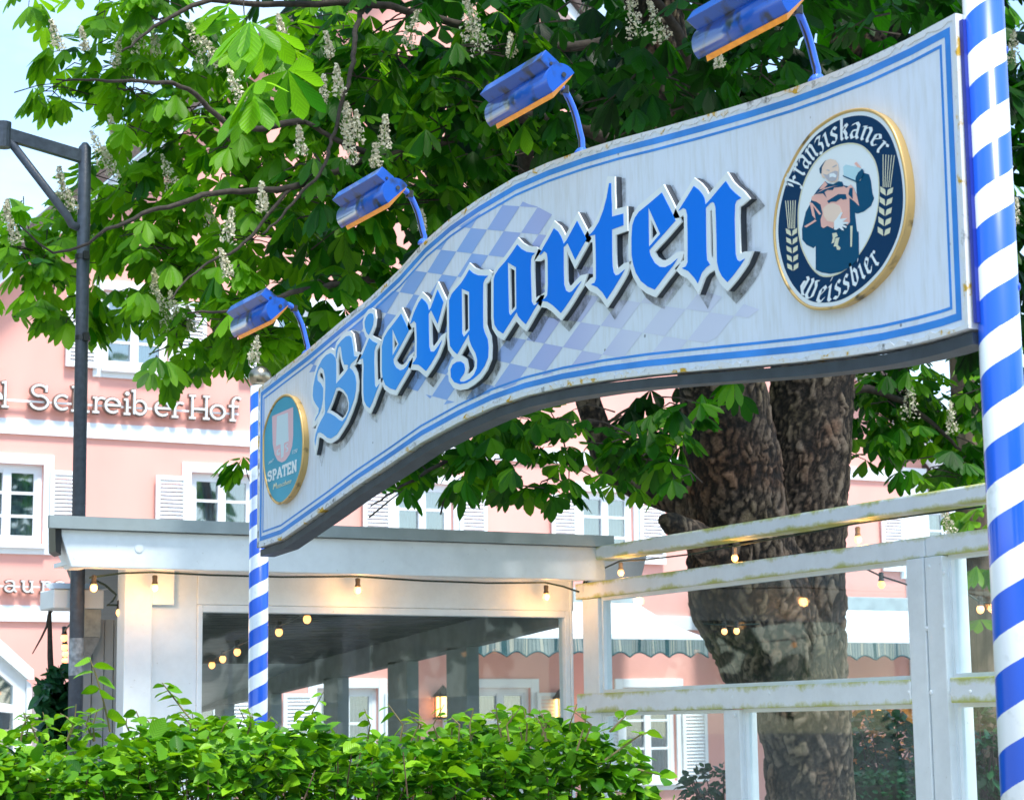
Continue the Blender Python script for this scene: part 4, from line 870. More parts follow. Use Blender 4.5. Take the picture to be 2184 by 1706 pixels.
# wheat ears on the ring
def wheat(P0, P1, side, k):
    o = []; P0, P1 = Vector(P0), Vector(P1); d = (P1-P0)
    for i in range(5):
        c = P0+d*(i/5*.62); u = d.normalized(); n_ = Vector((-u.y, u.x))
        for s_ in (-1, 1): b = c+n_*s_*4; o.append([b, b+n_*s_*k*.9+u*k*.55, b+n_*s_*k*1.0+u*k*1.5, b+n_*s_*k*.15+u*k*1.05])
    e = P0+d*.60; n_ = Vector((-d.normalized().y, d.normalized().x))
    for j in range(-2, 3): a = e+n_*j*k*.3; b = P1+n_*j*k*.48; w2 = n_*2.4; o.append([a-w2, a+w2, b+w2, b-w2])
    return o
for args in (((960, 1040), (1000, 410), 1, 46), ((255, 1310), (235, 765), 1, 40)):
    flat(ringo, 'wheat_ear', wheat(*args), M_cream, .0022, conv=cv)
# friar
fv = QP(2700, 550, 4.2667)
rob = [(385,1240),(350,1275),(250,1225),(190,1150),(185,1000),(215,860),(240,750),(300,640),(330,545),(400,440),(470,360),(520,300),(560,330),(640,345),(720,300),(770,310),(790,360),(880,380),(930,400),(965,460),(985,500),(975,320),(1040,290),(1080,180),(1160,200),(1190,300),(1210,470),(1235,550),(1190,660),(1090,740),(1000,770),(955,765),(985,1030),(1010,1040),(1015,1410),(900,1540),(760,1620),(600,1650),(470,1630),(385,1590)]
fri = flat(pq, 'friar_figure', [rob], M_robe, .0025, conv=fv)
flat(fri, 'cape', [[(330,530),(400,480),(520,400),(660,370),(790,370),(840,400),(900,350),(940,400),(985,500),(1020,660),(960,600),(880,540),(885,900),(850,940),(760,880),(680,900),(640,990),(560,950),(500,985),(470,960),(460,860),(490,770),(460,640),(400,600),(330,580)], [(440,420),(520,300),(560,350),(500,410)], [(300,610),(340,620),(470,780),(440,790),(350,660),(385,850),(340,800)], [(220,960),(380,860),(400,880),(250,975)]], M_salm, .0035, conv=fv)
flat(fri, 'cape_fold', [[(385,490),(520,420),(660,375),(790,365),(790,380),(660,395),(640,430),(560,430),(520,460),(550,540),(500,480)], [(560,590),(640,540),(720,490),(830,490),(845,560),(790,570),(760,550),(690,600),(620,600),(580,620)], [(890,400),(930,400),(930,560),(870,490)]], M_robe, .0045, conv=fv)
flat(fri, 'belly', [[(500,700),(560,640),(650,620),(740,660),(780,760),(740,860),(660,900),(560,880),(510,800)]], M_skin, .0045, conv=fv)
flat(fri, 'head', [[(475,100),(500,40),(545,0),(610,-25),(680,-5),(715,50),(725,120),(720,200),(715,280),(680,310),(610,320),(560,290),(530,250),(490,250),(470,190)]], M_skin, .0045, conv=fv)
flat(fri, 'hair', [[(450,120),(475,80),(520,20),(545,-5),(520,30),(485,100),(480,190),(460,190)]], M_robe, .0055, conv=fv)
flat(fri, 'beard', [[(500,190),(560,210),(610,180),(680,150),(720,160),(715,230),(690,290),(640,310),(590,300),(540,250)], [(560,130),(600,140),(595,155),(555,145)], [(640,90),(700,60),(705,75),(645,105)]], mat('beard_grey', (.42, .42, .46), .5), .0055, conv=fv)
flat(fri, 'moustache', [[(600,195),(660,185),(700,215),(690,250),(640,235),(600,250)]], M_pw, .006, conv=fv)
flat(fri, 'beer_mug', [[(790,90),(830,60),(1000,100),(1080,130),(1040,270),(980,320),(800,230)]], M_sky, .0035, conv=fv)
flat(fri, 'mug_base', [[(1070,120),(1095,160),(1070,240),(1010,310),(975,320),(975,250),(1010,180)], [(790,215),(970,290),(970,310),(790,232)]], M_robe, .0045, conv=fv)
flat(fri, 'raised_hand', [[(960,45),(990,20),(1030,70),(1060,110),(1000,90)]], M_salm, .0055, conv=fv)
flat(fri, 'hand', [[(665,890),(700,850),(760,760),(790,755),(750,850),(860,840),(790,890),(875,900),(870,920),(790,930),(850,960),(840,985),(780,960),(810,1020),(780,1015),(740,980),(700,1010),(665,1005)]], M_pw, .0055, conv=fv)
flat(fri, 'keys', [[(630,1060),(690,1050),(710,1100),(670,1120),(660,1190),(620,1210),(640,1130)], [(680,1130),(735,1120),(720,1180),(710,1230),(750,1270),(740,1300),(700,1300),(690,1250),(650,1250),(670,1180)], [(895,950),(925,950),(915,1255),(895,1255)]], M_cream, .0035, conv=fv)

# second plaque
cs = QP(860, 1180, 2.8433)
so_ = [(124,1000),(130,850),(170,700),(230,580),(280,525),(330,502),(385,515),(430,575),(470,690),(492,840),(497,960),(488,1120),(462,1250),(400,1400),(330,1490),(260,1520),(190,1450),(145,1300),(126,1150)]
so2 = catmull(so_, 5); cen = (312, 1005)
ps = empty('brewery_plaque', onX(610, 958, XQ), 'round teal plaque with pink shield and white spade at the left of the sign', 'plaque', 'round brewery plaques on the sign')
M_teal = mat('plaque_teal', (.06, .38, .55), .3, noise=.15, nscale=4); M_pinks = mat('plaque_faded_pink', (.72, .48, .52), .5); M_pws = mat('plaque_faded_white', (.55, .70, .76), .4)
f2 = flat(ps, 'teal_face', [so2], M_teal, 0, conv=cs, th=.004)
P = ccw([cs(p) for p in so2]); Po = offset_poly(P, .008); m = MB(); plate(m, [Po], [], lambda p: (XQ+.005, -p[0], p[1]), (.024, 0, 0)); m.build('brass_body', M_gold, ps)
m = MB(); pp = [Vector((XQ-.0, -p.x, p.y)) for p in Po]; m.tube(pp+[pp[0]], .006, 8, caps=False); m.build('brass_rim', M_gold, ps, smooth=True)
flat(f2, 'shield', [[(200,690),(405,600),(405,880),(395,980),(370,1060),(330,1120),(295,1138),(255,1120),(225,1060),(207,960)]], M_pinks, .001, conv=cs)
flat(f2, 'spade', [[(250,690),(355,655),(362,930),(318,950),(312,1080),(290,1100),(285,960),(240,980)]], M_pws, .002, conv=cs)
flat(f2, 'shield_letters', [q for s_ in ([(272,1010),(255,1020),(250,1060),(268,1065),(270,1040)], [(350,960),(335,970),(335,990),(352,1000),(350,1025),(335,1035)]) for q in stroke_quads(s_, wid=9)], M_pws, .002, conv=cs)
def line_text(parent, text, B0, B1, T0, T1, conv, material, font, wid_, dx, track=.12, cap=1.5, slant=0.):
    total = sum(font[c][0]+track for c in text); x = 0
    B0, B1, T0, T1 = map(Vector, (B0, B1, T0, T1))
    for ch in text:
        wd, st = font[ch]; o = []
        for s_ in st:
            for q in stroke_quads(s_, wid=wid_):
                o.append([(lambda u, v: (B0+(B1-B0)*u)*(1-v)+(T0+(T1-T0)*u)*v)((x+p.x+slant*p.y)/total, p.y/cap) for p in q])
        flat(parent, 'letter', o, material, dx, conv=conv); x += wd+track
line_text(f2, 'SPATEN', (158, 1322), (448, 1215), (158, 1238), (448, 1115), cs, M_pw, G, .36, .002, track=.22)
for txt, a, b, h_ in (('unchen', (235, 1392), (385, 1335), 34), ('seit', (162, 1155), (212, 1128), 26)):
    line_text(f2, txt, a, b, (a[0]+8, a[1]-h_), (b[0]+8, b[1]-h_), cs, M_cream if txt != 'seit' else M_pws, G, .22, .002, cap=1.2, slant=.3)
flat(f2, 'letter', [q for s_ in ([(212,1400),(222,1345),(230,1375),(242,1335),(246,1385)],) for q in stroke_quads(s_, wid=6)], M_cream, .002, conv=cs)
flat(f2, 'year', [q for s_ in ([(398,1055),(402,1020)], [(408,1018),(420,1020),(412,1034),(420,1048),(406,1052)], [(428,1030),(424,1018),(434,1010),(436,1030),(430,1046)], [(438,1008),(448,1004),(440,1040)]) for q in stroke_quads(s_, wid=4)], M_pws, .002, conv=cs)

# --- gooseneck sign lamps
M_lblu = mat('lamp_blue', (.008, .085, .44), .28, coat=.4, col2=(.02, .03, .06), noise=.1, nscale=11, n0=.38, n1=.48, detail=10)
M_lblu2 = mat('lamp_blue_pipe', (.03, .13, .65), .3, coat=.5)
M_or = mat('lamp_orange_glass', (.78, .33, .05), .4, emit=(1, .34, .03), estr=.12, noise=.4, nscale=25)
def sign_lamp(bpx, hpx, label):
    q = SP(*bpx, x=XS+.03); yb0, zb0 = q; X0 = XS+.03
    hy, hz = SP(*hpx, x=XS-.20); hc = Vector((XS-.20, hy, hz))
    rt = empty('sign_lamp', (X0, yb0, zb0), label, 'sign lamp', 'gooseneck lamps on top of the sign')
    L2 = .235
    # half-round shield, open towards the board (down and right)
    th0 = R(32); prof = []
    for i in range(25):
        a = th0+math.pi*1.12*i/24; prof.append((.004+.059*math.cos(a), -.020+.059*math.sin(a)))
    # rotate so that the chord faces +X / -Z
    ra = R(0); y0, y1 = hc.y-L2, hc.y+L2
    m = MB(); m.prism([(hc.x+x, y0, hc.z+z) for x, z in prof], (0, y1-y0, 0)); hd = m.build('lamp_shade', M_lblu, rt)
    for f_ in hd.data.polygons: f_.use_smooth = len(f_.vertices) == 4 and abs(f_.normal.x)+abs(f_.normal.z) > .5 and f_.area < .02
    a0, a1 = prof[0], prof[-1]
    m = MB(); nx, nz = (a0[0]-a1[0]), (a0[1]-a1[1]); ln = math.hypot(nx, nz); ux, uz = nz/ln, -nx/ln
    if uz > 0: ux, uz = -ux, -uz
    m.prism([(hc.x+a0[0]+ux*.001, y0+.01, hc.z+a0[1]+uz*.001), (hc.x+a1[0]+ux*.001, y0+.01, hc.z+a1[1]+uz*.001), (hc.x+a1[0]+ux*.014+.008, y0+.03, hc.z+a1[1]+uz*.014), (hc.x+a0[0]+ux*.014-.008, y0+.03, hc.z+a0[1]+uz*.014)], (0, y1-y0-.05, 0)); m.build('lamp_glass', M_or, hd)
    m = MB(); m.prism([(hc.x-.053, y0+.008, hc.z+.082), (hc.x-.002, y0+.008, hc.z+.045), (hc.x-.0, y0+.008, hc.z+.01), (hc.x-.041, y0+.008, hc.z+.018), (hc.x-.080, y0+.008, hc.z+.045)], (0, y1-y0-.02, 0)); m.build('ballast_box', M_lblu, hd, bevel=.002)
    s0 = Vector((hc.x+.02, hc.y-.04, hc.z+.035))
    pts = catmull([(s0.x, s0.y, s0.z), (X0-.10, yb0-.02, hc.z+.05), (X0-.035, yb0, hc.z-.02), (X0-.005, yb0, hc.z-.12), (X0, yb0, (zb0+hc.z-.12)/2), (X0, yb0, zb0-.05)], 6, False)
    m = MB(); m.tube(pts, .0125, 14); gn = m.build('gooseneck', M_lblu2, rt, smooth=True)
    m = MB(); m.lathe((hc.x+.01, y0-.006, hc.z-.002), [(.009, 0), (.008, .006)], 10, Vector((0, 1, 0))); m.lathe((hc.x-.034, y0+.004, hc.z+.035), [(.006, 0), (.005, .008)], 8, Vector((0, 1, 0))); m.build('screws', M_dark, hd)
    m = MB(); m.tube([p+Vector((-.013, -.006, .004)) for p in pts[:-3]], .0035, 6); m.tube([pts[8]+Vector((0, 0, -.012)), pts[8]+Vector((0, 0, .016))], .017, 10); m.build('lamp_cable', M_black, gn)
    m = MB(); m.lathe((X0, yb0, zb0-.012), [(.028, 0), (.028, .008), (.016, .022)], 14); m.build('mounting_flange', M_lblu2, rt)
sign_lamp((656, 752), (553, 672), 'smallest blue gooseneck lamp, farthest left above the sign')
sign_lamp((905, 515), (792, 428), 'second blue gooseneck lamp from the left above the sign curve')
sign_lamp((1241, 323), (1127, 198), 'third blue gooseneck lamp above the letter a with a yellow spot')
sign_lamp((1743, 168), (1600, 35), 'largest blue gooseneck lamp at the top frame edge above the sign')

# bracket between sign and near pole
m = MB(); 
for py in (150, 600):
    q = onX(2070, py, XPOLE); m.box(XS+.03, XPOLE-.02, pr.y+.02, q.y+.07, q.z-.03, q.z+.03)
q = onX(2056, 370, XS+.03)
m.box(XS+.008, XS+.034, outl[20][0]-.018, outl[20][0]-.004, SP(2066, 690)[1], SP(2038, 45)[1]); m.build('edge_bracket', mat('deep_blue', (.01, .03, .3), .35), sign)

#FOLIAGE
# ------------------------------------------------------------------ leaves as mesh (numpy)
def nrm(a): return a/np.maximum(np.linalg.norm(a, axis=-1, keepdims=True), 1e-9)
def leaves_object(name, material, base, dirn, up, length, width, droop, tint, prof, parent=None, fold=.18, curl=0.):
    """base,dirn,up: (n,3); one folded, drooping blade per row. prof: list of (t, w)"""
    n = len(base); dirn = nrm(dirn); side = nrm(np.cross(dirn, up)); nor = nrm(np.cross(side, dirn))
    ts = [p[0] for p in prof]; ws = [p[1] for p in prof]; K = len(ts)
    mids, lefts, rights = [], [], []
    for t_, w_ in prof:
        c = base+dirn*(length*t_)[:, None]+nor*(curl*length*math.sin(math.pi*t_))[:, None]; c[:, 2] -= droop*length*t_**2
        mids.append(c-nor*(width*w_*fold)[:, None])
        lefts.append(c+side*(width*w_)[:, None]); rights.append(c-side*(width*w_)[:, None])
    # vertex order: mid 0..K-1, left 1..K-2, right 1..K-2
    V = np.stack(mids+lefts[1:-1]+rights[1:-1], axis=1); nv = V.shape[1]
    L0, R0_ = K, K+K-2
    F = []
    for i in range(K-1):
        l0 = None if i == 0 else L0+i-1; l1 = None if i+1 == K-1 else L0+i
        r0 = None if i == 0 else R0_+i-1; r1 = None if i+1 == K-1 else R0_+i
        F.append([q for q in (i, i+1, l1, l0) if q is not None]); F.append([q for q in (i+1, i, r0, r1) if q is not None])
    UVv = {i: (0., ts[i]) for i in range(K)}
    for i in range(1, K-1): UVv[L0+i-1] = (ws[i], ts[i]); UVv[R0_+i-1] = (-ws[i], ts[i])
    ltot = [len(f) for f in F]; flat_ = np.array([q for f in F for q in f]); nl = len(flat_)
    me = bpy.data.meshes.new(name); 
    me.vertices.add(n*nv); me.vertices.foreach_set('co', V.reshape(-1, 3).astype(np.float32).ravel())
    idx = (flat_[None, :]+np.arange(n)[:, None]*nv).astype(np.int32).ravel()
    me.loops.add(len(idx)); me.loops.foreach_set('vertex_index', idx)
    tot = np.tile(np.array(ltot, np.int32), n); st = np.concatenate([[0], np.cumsum(tot)[:-1]]).astype(np.int32)
    me.polygons.add(len(tot)); me.polygons.foreach_set('loop_start', st); me.polygons.foreach_set('loop_total', tot)
    me.polygons.foreach_set('use_smooth', np.ones(len(tot), bool))
    me.update(calc_edges=True)
    uvl = me.uv_layers.new(name='UVMap'); uv = np.array([UVv[q] for q in flat_], np.float32); uvl.data.foreach_set('uv', np.tile(uv, (n, 1)).ravel())
    at = me.attributes.new('tint', 'FLOAT', 'POINT'); at.data.foreach_set('value', np.repeat(tint, nv).astype(np.float32))
    me.materials.append(material); me.validate(clean_customdata=False)
    o = bpy.data.objects.new(name, me); COL.objects.link(o)
    if parent is not None:
        o.parent = parent; l = parent_world(parent); o.matrix_parent_inverse = Matrix.Translation(-l)
    return o
CH_PROF = [(0, 0), (.22, .30), (.5, .72), (.74, 1.0), (.9, .62), (1, 0)]
def chestnut_clusters(P, size, outd, bright, seed):
    """palmate leaves: 5-7 drooping leaflets each"""
    r = np.random.default_rng(seed); n = len(P); B, Dn, U, Ln, Wd, Dr, Ti = [], [], [], [], [], [], []
    N = nrm(np.stack([r.normal(0, .32, n), r.normal(0, .32, n), np.ones(n)], 1)+outd*.35)
    out_ = nrm(outd+r.normal(0, .45, (n, 3))*np.array([1, 1, .3])); out_ = nrm(out_-N*(out_*N).sum(1, keepdims=True)); sd_ = np.cross(N, out_)
    droop_all = r.uniform(.15, .9, n); k_all = r.integers(5, 8, n)
    for k in range(7):
        use = k < k_all; 
        if not use.any(): continue
        a = np.radians((k-(k_all-1)/2)*(230/(k_all))*1.0)+r.normal(0, .08, n)
        d = out_*np.cos(a)[:, None]+sd_*np.sin(a)[:, None]
        d = nrm(d-np.array([0, 0, 1])*(droop_all*.9)[:, None])
        L = size*(1-.38*np.abs(a)/2.2)*r.uniform(.88, 1.1, n)
        s_ = use
        B.append(P[s_]); Dn.append(d[s_]); U.append((N+out_*.15)[s_]); Ln.append(L[s_]); Wd.append((L*.215*r.uniform(.85, 1.15, n))[s_]); Dr.append(droop_all[s_]*.55); Ti.append(np.clip(bright+r.normal(0, .09, n), 0, 1)[s_])
    return [np.concatenate(x) for x in (B, Dn, U, Ln, Wd, Dr, Ti)]
def leaf_obj(name, material, arr, parent, prof=CH_PROF, fold=.22, curl=.0):
    B, Dn, U, Ln, Wd, Dr, Ti = arr
    return leaves_object(name, material, B, Dn, U, Ln, Wd, Dr, Ti, prof, parent, fold, curl)
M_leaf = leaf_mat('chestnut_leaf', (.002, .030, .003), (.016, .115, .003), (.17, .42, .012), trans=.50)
M_leaf_far = leaf_mat('background_leaf', (.012, .07, .008), (.045, .17, .012), (.15, .32, .02), trans=.4)

def blob_points(blobs, dens, r, clear=True):
    P, O, S = [], [], []
    for (px, py, dep, rx, ry, *rest) in blobs:
        c = D(px, py, dep); Rx, Rz = rx*dep/FPX, ry*dep/FPX; Ry = rest[0] if rest else max(.5, min(1.3, (Rx+Rz)*.45)); k = rest[1] if len(rest) > 1 else 1.
        n = max(2, int(dens*k*(Rx*Rz+.5*Ry*(Rx+Rz))))
        u = nrm(r.normal(size=(n, 3)))*(r.uniform(.25, 1, n)**.5)[:, None]
        # axes: screen-right, forward, up
        rt, fw = np.array(CX), np.array(_Fh); up = np.array([0, 0, 1.])
        p = np.array(c)+u[:, :1]*Rx*rt+u[:, 1:2]*Ry*fw+u[:, 2:]*Rz*up
        o = nrm(u[:, :1]*rt+u[:, 1:2]*fw*.8+u[:, 2:]*up*.25)
        P.append(p); O.append(o); S.append(np.full(n, 1.))
    P, O = np.concatenate(P), np.concatenate(O)
    if clear:       # nothing grows through the sign, its lamps, the pavilion roof or the screen
        x, y, z = P.T
        bad = (x < XS+.5) & (x > XS-.45) & (y < 9.9) & (y > 3)
        bad |= (y > YP-.7) & (x < XF+.3) & (z < zg1+.25) & (y < YP+7)
        bad |= (np.abs(x-XF) < .45) & (z < zc1+.2) & (y < YP+.2)
        bad |= (x < XF+.2) & (z < zc1+.25) & (y < YP-.5) & (x > XS)
        bad |= (np.hypot(x-lx, y-ly) < .3)
        P, O = P[~bad], O[~bad]
    return P, O

# ------------------------------------------------------------------ the big chestnut
tree = empty('chestnut_tree', D(1715, 1700, 14.2)*1.0, 'large horse chestnut with rough forked trunk, green palmate leaves and white flower candles', 'tree')
TD = 14.0
from mathutils import noise as mn
def limb_mesh(pts, n, seed, step=.018):
    P = [D(px, py, d) for px, py, d, r_ in pts]; Rr = [r_*d/FPX for px, py, d, r_ in pts]; PP, RR = [], []
    for i in range(len(P)-1):
        k = max(2, int((P[i+1]-P[i]).length/step)); a, b = P[max(i-1, 0)], P[min(i+2, len(P)-1)]
        for j in range(k):
            t = j/k; PP.append(.5*((2*P[i])+(P[i+1]-a)*t+(2*a-5*P[i]+4*P[i+1]-b)*t*t+(3*P[i]-a-3*P[i+1]+b)*t*t*t)); RR.append(Rr[i]+(Rr[i+1]-Rr[i])*(t*t*(3-2*t)))
    PP.append(P[-1]); RR.append(Rr[-1]); m = MB(); m.tube(PP, RR, n); H_ = []
    for i in range(len(m.v)):
        v = Vector(m.v[i]); q = min(i//n, len(PP)-1); c = PP[q]; rad = RR[q]; d = (v-c)/max(rad, 1e-6)
        w_ = mn.noise_vector(v*5.5)*.8; p = Vector((v.x*15, v.y*15, v.z*5.2))+w_*1.6+mn.noise_vector(v*19)*.35
        ds, cp = mn.voronoi(p); e = min(1, (ds[1]-ds[0])*3.4); cell = mn.cell(cp[0]*7.3)
        fine = mn.fractal(Vector((v.x*26, v.y*26, v.z*15)), .7, 2.1, 4); big = mn.noise(v*2.2)
        hgt = e*(.55+.45*cell)+.16*fine; f = rad*(1+.07*big+.03*mn.noise(v*6))+.026*min(1, rad/.25)*(hgt-.5)
        m.v[i] = tuple(c+d*f); H_.append(max(0, min(1, e*.62+.28*cell*e+.17*fine+.08)))
    return m, H_
def limb(name, pts, n, seed, parent):
    m, H_ = limb_mesh(pts, n, seed); o = m.build(name, M_bark2, parent, smooth=True)
    at = o.data.attributes.new('h', 'FLOAT', 'POINT'); at.data.foreach_set('value', np.array(H_, np.float32)); return o
def bark_mat():
    m = bpy.data.materials.new('bark_plates'); m.use_nodes = True; t = m.node_tree; b = t.nodes['Principled BSDF']
    at = t.nodes.new('ShaderNodeAttribute'); at.attribute_name = 'h'; tcn = t.nodes.new('ShaderNodeTexCoord')
    n1 = t.nodes.new('ShaderNodeTexNoise'); n1.inputs['Scale'].default_value = 42; n1.inputs['Detail'].default_value = 9; n1.inputs['Roughness'].default_value = .7; t.links.new(tcn.outputs['Object'], n1.inputs[0])
    h = t.nodes.new('ShaderNodeMath'); h.operation = 'MULTIPLY_ADD'; h.inputs[1].default_value = 1.3; h.inputs[2].default_value = -.65; t.links.new(n1.outputs[0], h.inputs[0])
    h2 = t.nodes.new('ShaderNodeMath'); h2.operation = 'ADD'; t.links.new(h.outputs[0], h2.inputs[0]); t.links.new(at.outputs['Fac'], h2.inputs[1])
    r = t.nodes.new('ShaderNodeValToRGB'); cr = r.color_ramp; cr.elements[0].position = .12; cr.elements[0].color = (.006, .005, .004, 1); cr.elements[1].position = 1; cr.elements[1].color = (.22, .17, .125, 1)
    e = cr.elements.new(.40); e.color = (.036, .026, .018, 1); e = cr.elements.new(.66); e.color = (.105, .078, .055, 1)
    t.links.new(h2.outputs[0], r.inputs[0])
    n2 = t.nodes.new('ShaderNodeTexNoise'); n2.inputs['Scale'].default_value = 2.1; n2.inputs['Detail'].default_value = 5; t.links.new(tcn.outputs['Object'], n2.inputs[0])
    m2 = t.nodes.new('ShaderNodeMapRange'); m2.inputs[1].default_value = .5; m2.inputs[2].default_value = .7; m2.inputs[4].default_value = .6; t.links.new(n2.outputs[0], m2.inputs[0])
    mi = t.nodes.new('ShaderNodeMix'); mi.data_type = 'RGBA'; mi.blend_type = 'MULTIPLY'; mi.inputs[7].default_value = (.85, .92, .5, 1); t.links.new(m2.outputs[0], mi.inputs[0]); t.links.new(r.outputs[0], mi.inputs[6])
    m5 = t.nodes.new('ShaderNodeMapRange'); m5.inputs[1].default_value = .36; m5.inputs[2].default_value = .46; m5.inputs[3].default_value = .7; m5.inputs[4].default_value = 0; t.links.new(n2.outputs[0], m5.inputs[0])
    mj = t.nodes.new('ShaderNodeMix'); mj.data_type = 'RGBA'; mj.blend_type = 'MULTIPLY'; mj.inputs[7].default_value = (1, .66, .5, 1); t.links.new(m5.outputs[0], mj.inputs[0]); t.links.new(mi.outputs[2], mj.inputs[6])
    t.links.new(mj.outputs[2], b.inputs['Base Color']); b.inputs['Roughness'].default_value = .95
    bp = t.nodes.new('ShaderNodeBump'); bp.inputs['Strength'].default_value = .9; bp.inputs['Distance'].default_value = .012; t.links.new(n1.outputs[0], bp.inputs['Height']); t.links.new(bp.outputs[0], b.inputs['Normal'])
    return m
M_bark2 = bark_mat()
tr_ = limb('trunk', [(1755, 2450, 14, 175), (1740, 1900, 14, 118), (1728, 1700, 14, 97), (1722, 1590, 14, 94), (1700, 1480, 14, 104), (1655, 1390, 14, 122), (1600, 1260, 14, 132), (1575, 1120, 13.9, 112), (1560, 980, 13.8, 100), (1545, 860, 13.7, 96), (1520, 700, 13.5, 84), (1470, 420, 13.2, 70), (1400, 60, 13, 60), (1360, -300, 12.8, 50)], 230, 2, tree)
limb('limb', [(1735, 1620, 14.1, 74), (1726, 1500, 14.1, 80), (1722, 1380, 14.1, 84), (1714, 1200, 14.15, 90), (1716, 1050, 14.2, 92), (1728, 880, 14.3, 92), (1755, 640, 14.5, 86), (1815, 320, 14.8, 78), (1850, 60, 15, 76), (1885, -300, 15.4, 60)], 180, 3, tr_)
limb('limb', [(1560, 1200, 13.8, 50), (1490, 1150, 13.5, 34), (1440, 1120, 13.3, 26), (1415, 1108, 13.2, 14)], 50, 4, tr_)
limb('limb', [(1560, 1100, 13.9, 50), (1420, 1050, 14.2, 40), (1310, 1000, 14.4, 34), (1270, 900, 14.4, 28), (1230, 780, 14.4, 22)], 40, 5, tr_)
# flower candles and crown
LEFT = [(112, 200, 10.6, 42, 34), (150, 120, 10.8, 48, 26), (215, 160, 10.8, 44, 34), (245, 90, 11, 60, 70), (330, 40, 11, 110, 70), (300, 170, 11, 80, 70), (255, 240, 11, 45, 40),
 (430, 120, 11.2, 120, 100), (400, 260, 11.2, 110, 80), (300, 300, 11, 70, 50), (250, 370, 11, 60, 50), (330, 410, 11.3, 110, 80), (200, 420, 11, 55, 50), (230, 500, 11, 60, 45), (150, 470, 11.2, 40, 50),
 (500, 330, 11.5, 130, 110), (600, 180, 11.7, 120, 130), (700, 90, 12, 140, 110), (640, 360, 11.6, 120, 110), (440, 480, 11.3, 120, 80), (560, 500, 11.5, 110, 80), (330, 520, 11, 90, 60),
 (60, 470, 10.8, 60, 30), (30, 500, 10.9, 45, 40), (65, 560, 10.8, 38, 34), (130, 540, 10.9, 50, 40), (115, 590, 10.8, 40, 34), (98, 650, 10.6, 32, 34), (162, 680, 10.9, 30, 40), (195, 640, 10.9, 26, 36),
 (410, 590, 11.2, 90, 60), (500, 620, 11.3, 90, 60), (280, 640, 10.8, 36, 30), (330, 650, 10.8, 26, 30), (430, 690, 11, 60, 50), (395, 740, 10.8, 46, 34), (345, 790, 10.6, 36, 22), (475, 770, 11, 40, 24), (520, 700, 11.3, 50, 50), (590, 660, 11.6, 70, 70), (620, 740, 11.8, 30, 40), (570, 740, 11.4, 40, 30),
 (520, 990, 11.9, 26, 22), (10, 640, 10.6, 10, 8), (60, 5, 10.5, 34, 14), (210, -10, 10.5, 60, 30)]
MID = [(760, 220, 12.2, 150, 140), (700, 420, 12.0, 130, 110), (860, 90, 12.3, 170, 130), (950, 260, 12.4, 140, 120), (850, 380, 12.3, 120, 100), (760, 540, 12.2, 90, 80), (700, 620, 12.2, 80, 60), (900, 440, 12.5, 110, 80),
 (1050, 120, 12.2, 140, 140), (1080, 320, 12.5, 130, 70), (1000, 380, 12.6, 100, 60)]
RIGHT = [(1200, 60, 12, 150, 120), (1250, 230, 12, 130, 90), (1350, 120, 11.6, 140, 120), (1390, 240, 11.4, 120, 60), (1480, 180, 11.3, 120, 90), (1520, 60, 11.2, 140, 80), (1640, 140, 11.4, 110, 60), (1700, 40, 11.3, 120, 90), (1620, -40, 11.3, 140, 70), (1180, 290, 12.2, 60, 40),
 (1880, 60, 12.5, 80, 70), (1990, 10, 13, 90, 60), (1950, -40, 13, 120, 60)]
LOW = [(980, 1040, 12.4, 50, 30), (1100, 1120, 12.2, 60, 24), (1210, 1090, 12.4, 80, 40), (1420, 940, 12.9, 60, 90), (1050, 880, 13.2, 120, 60), (1850, 900, 14.9, 50, 60), (1900, 800, 15.2, 110, 60), (2060, 930, 15.2, 60, 70), (840, 1000, 12.9, 60, 34), (800, 1055, 12.6, 60, 40), (770, 1095, 12.5, 50, 34), (860, 1060, 12.6, 50, 30), (905, 980, 12.8, 50, 40), (960, 940, 12.8, 60, 50), (1030, 900, 12.7, 90, 50), (1010, 990, 12.6, 60, 50), (1080, 950, 12.6, 90, 70), (1090, 1050, 12.3, 60, 60), (1150, 1100, 12.3, 70, 50), (1170, 920, 12.7, 110, 70), (1200, 1010, 12.7, 100, 70),
 (1290, 910, 12.8, 110, 60), (1300, 1060, 12.6, 90, 60), (1380, 950, 12.9, 90, 80), (1370, 1070, 12.3, 70, 60), (1440, 880, 12.9, 80, 50), (1250, 1130, 12.7, 70, 30), (1590, 810, 11.4, 36, 16), (1430, 1010, 12.6, 40, 40),
 (1870, 850, 14.6, 60, 70), (1930, 820, 14.8, 90, 60), (1900, 930, 14.7, 60, 34), (1860, 960, 14.4, 34, 30), (1980, 900, 15, 90, 80), (2060, 850, 15, 70, 100), (2010, 1000, 14.6, 60, 36), (2070, 990, 14.8, 50, 50), (1935, 1000, 14.3, 26, 24)]
HIGH = [(x, y, 12.5+random.uniform(-1.2, 2.5), 230, 190, 1.5, .3) for x in range(250, 2300, 260) for y in (-220, -520, -820, -1100)]+[(x, y, 10.2, 260, 200, 1.3, .5) for x in range(350, 2300, 300) for y in (-700, -1000, -1350, -1700)]+[(x, y, 15.5, 260, 200, 1.4, .6) for x in range(800, 2200, 260) for y in (80, 330, 560, -220)]+[(x, 40, 9.3, 200, 120, .8, .35) for x in ()]  # mostly unseen crown above the frame, added to shade sign and foliage
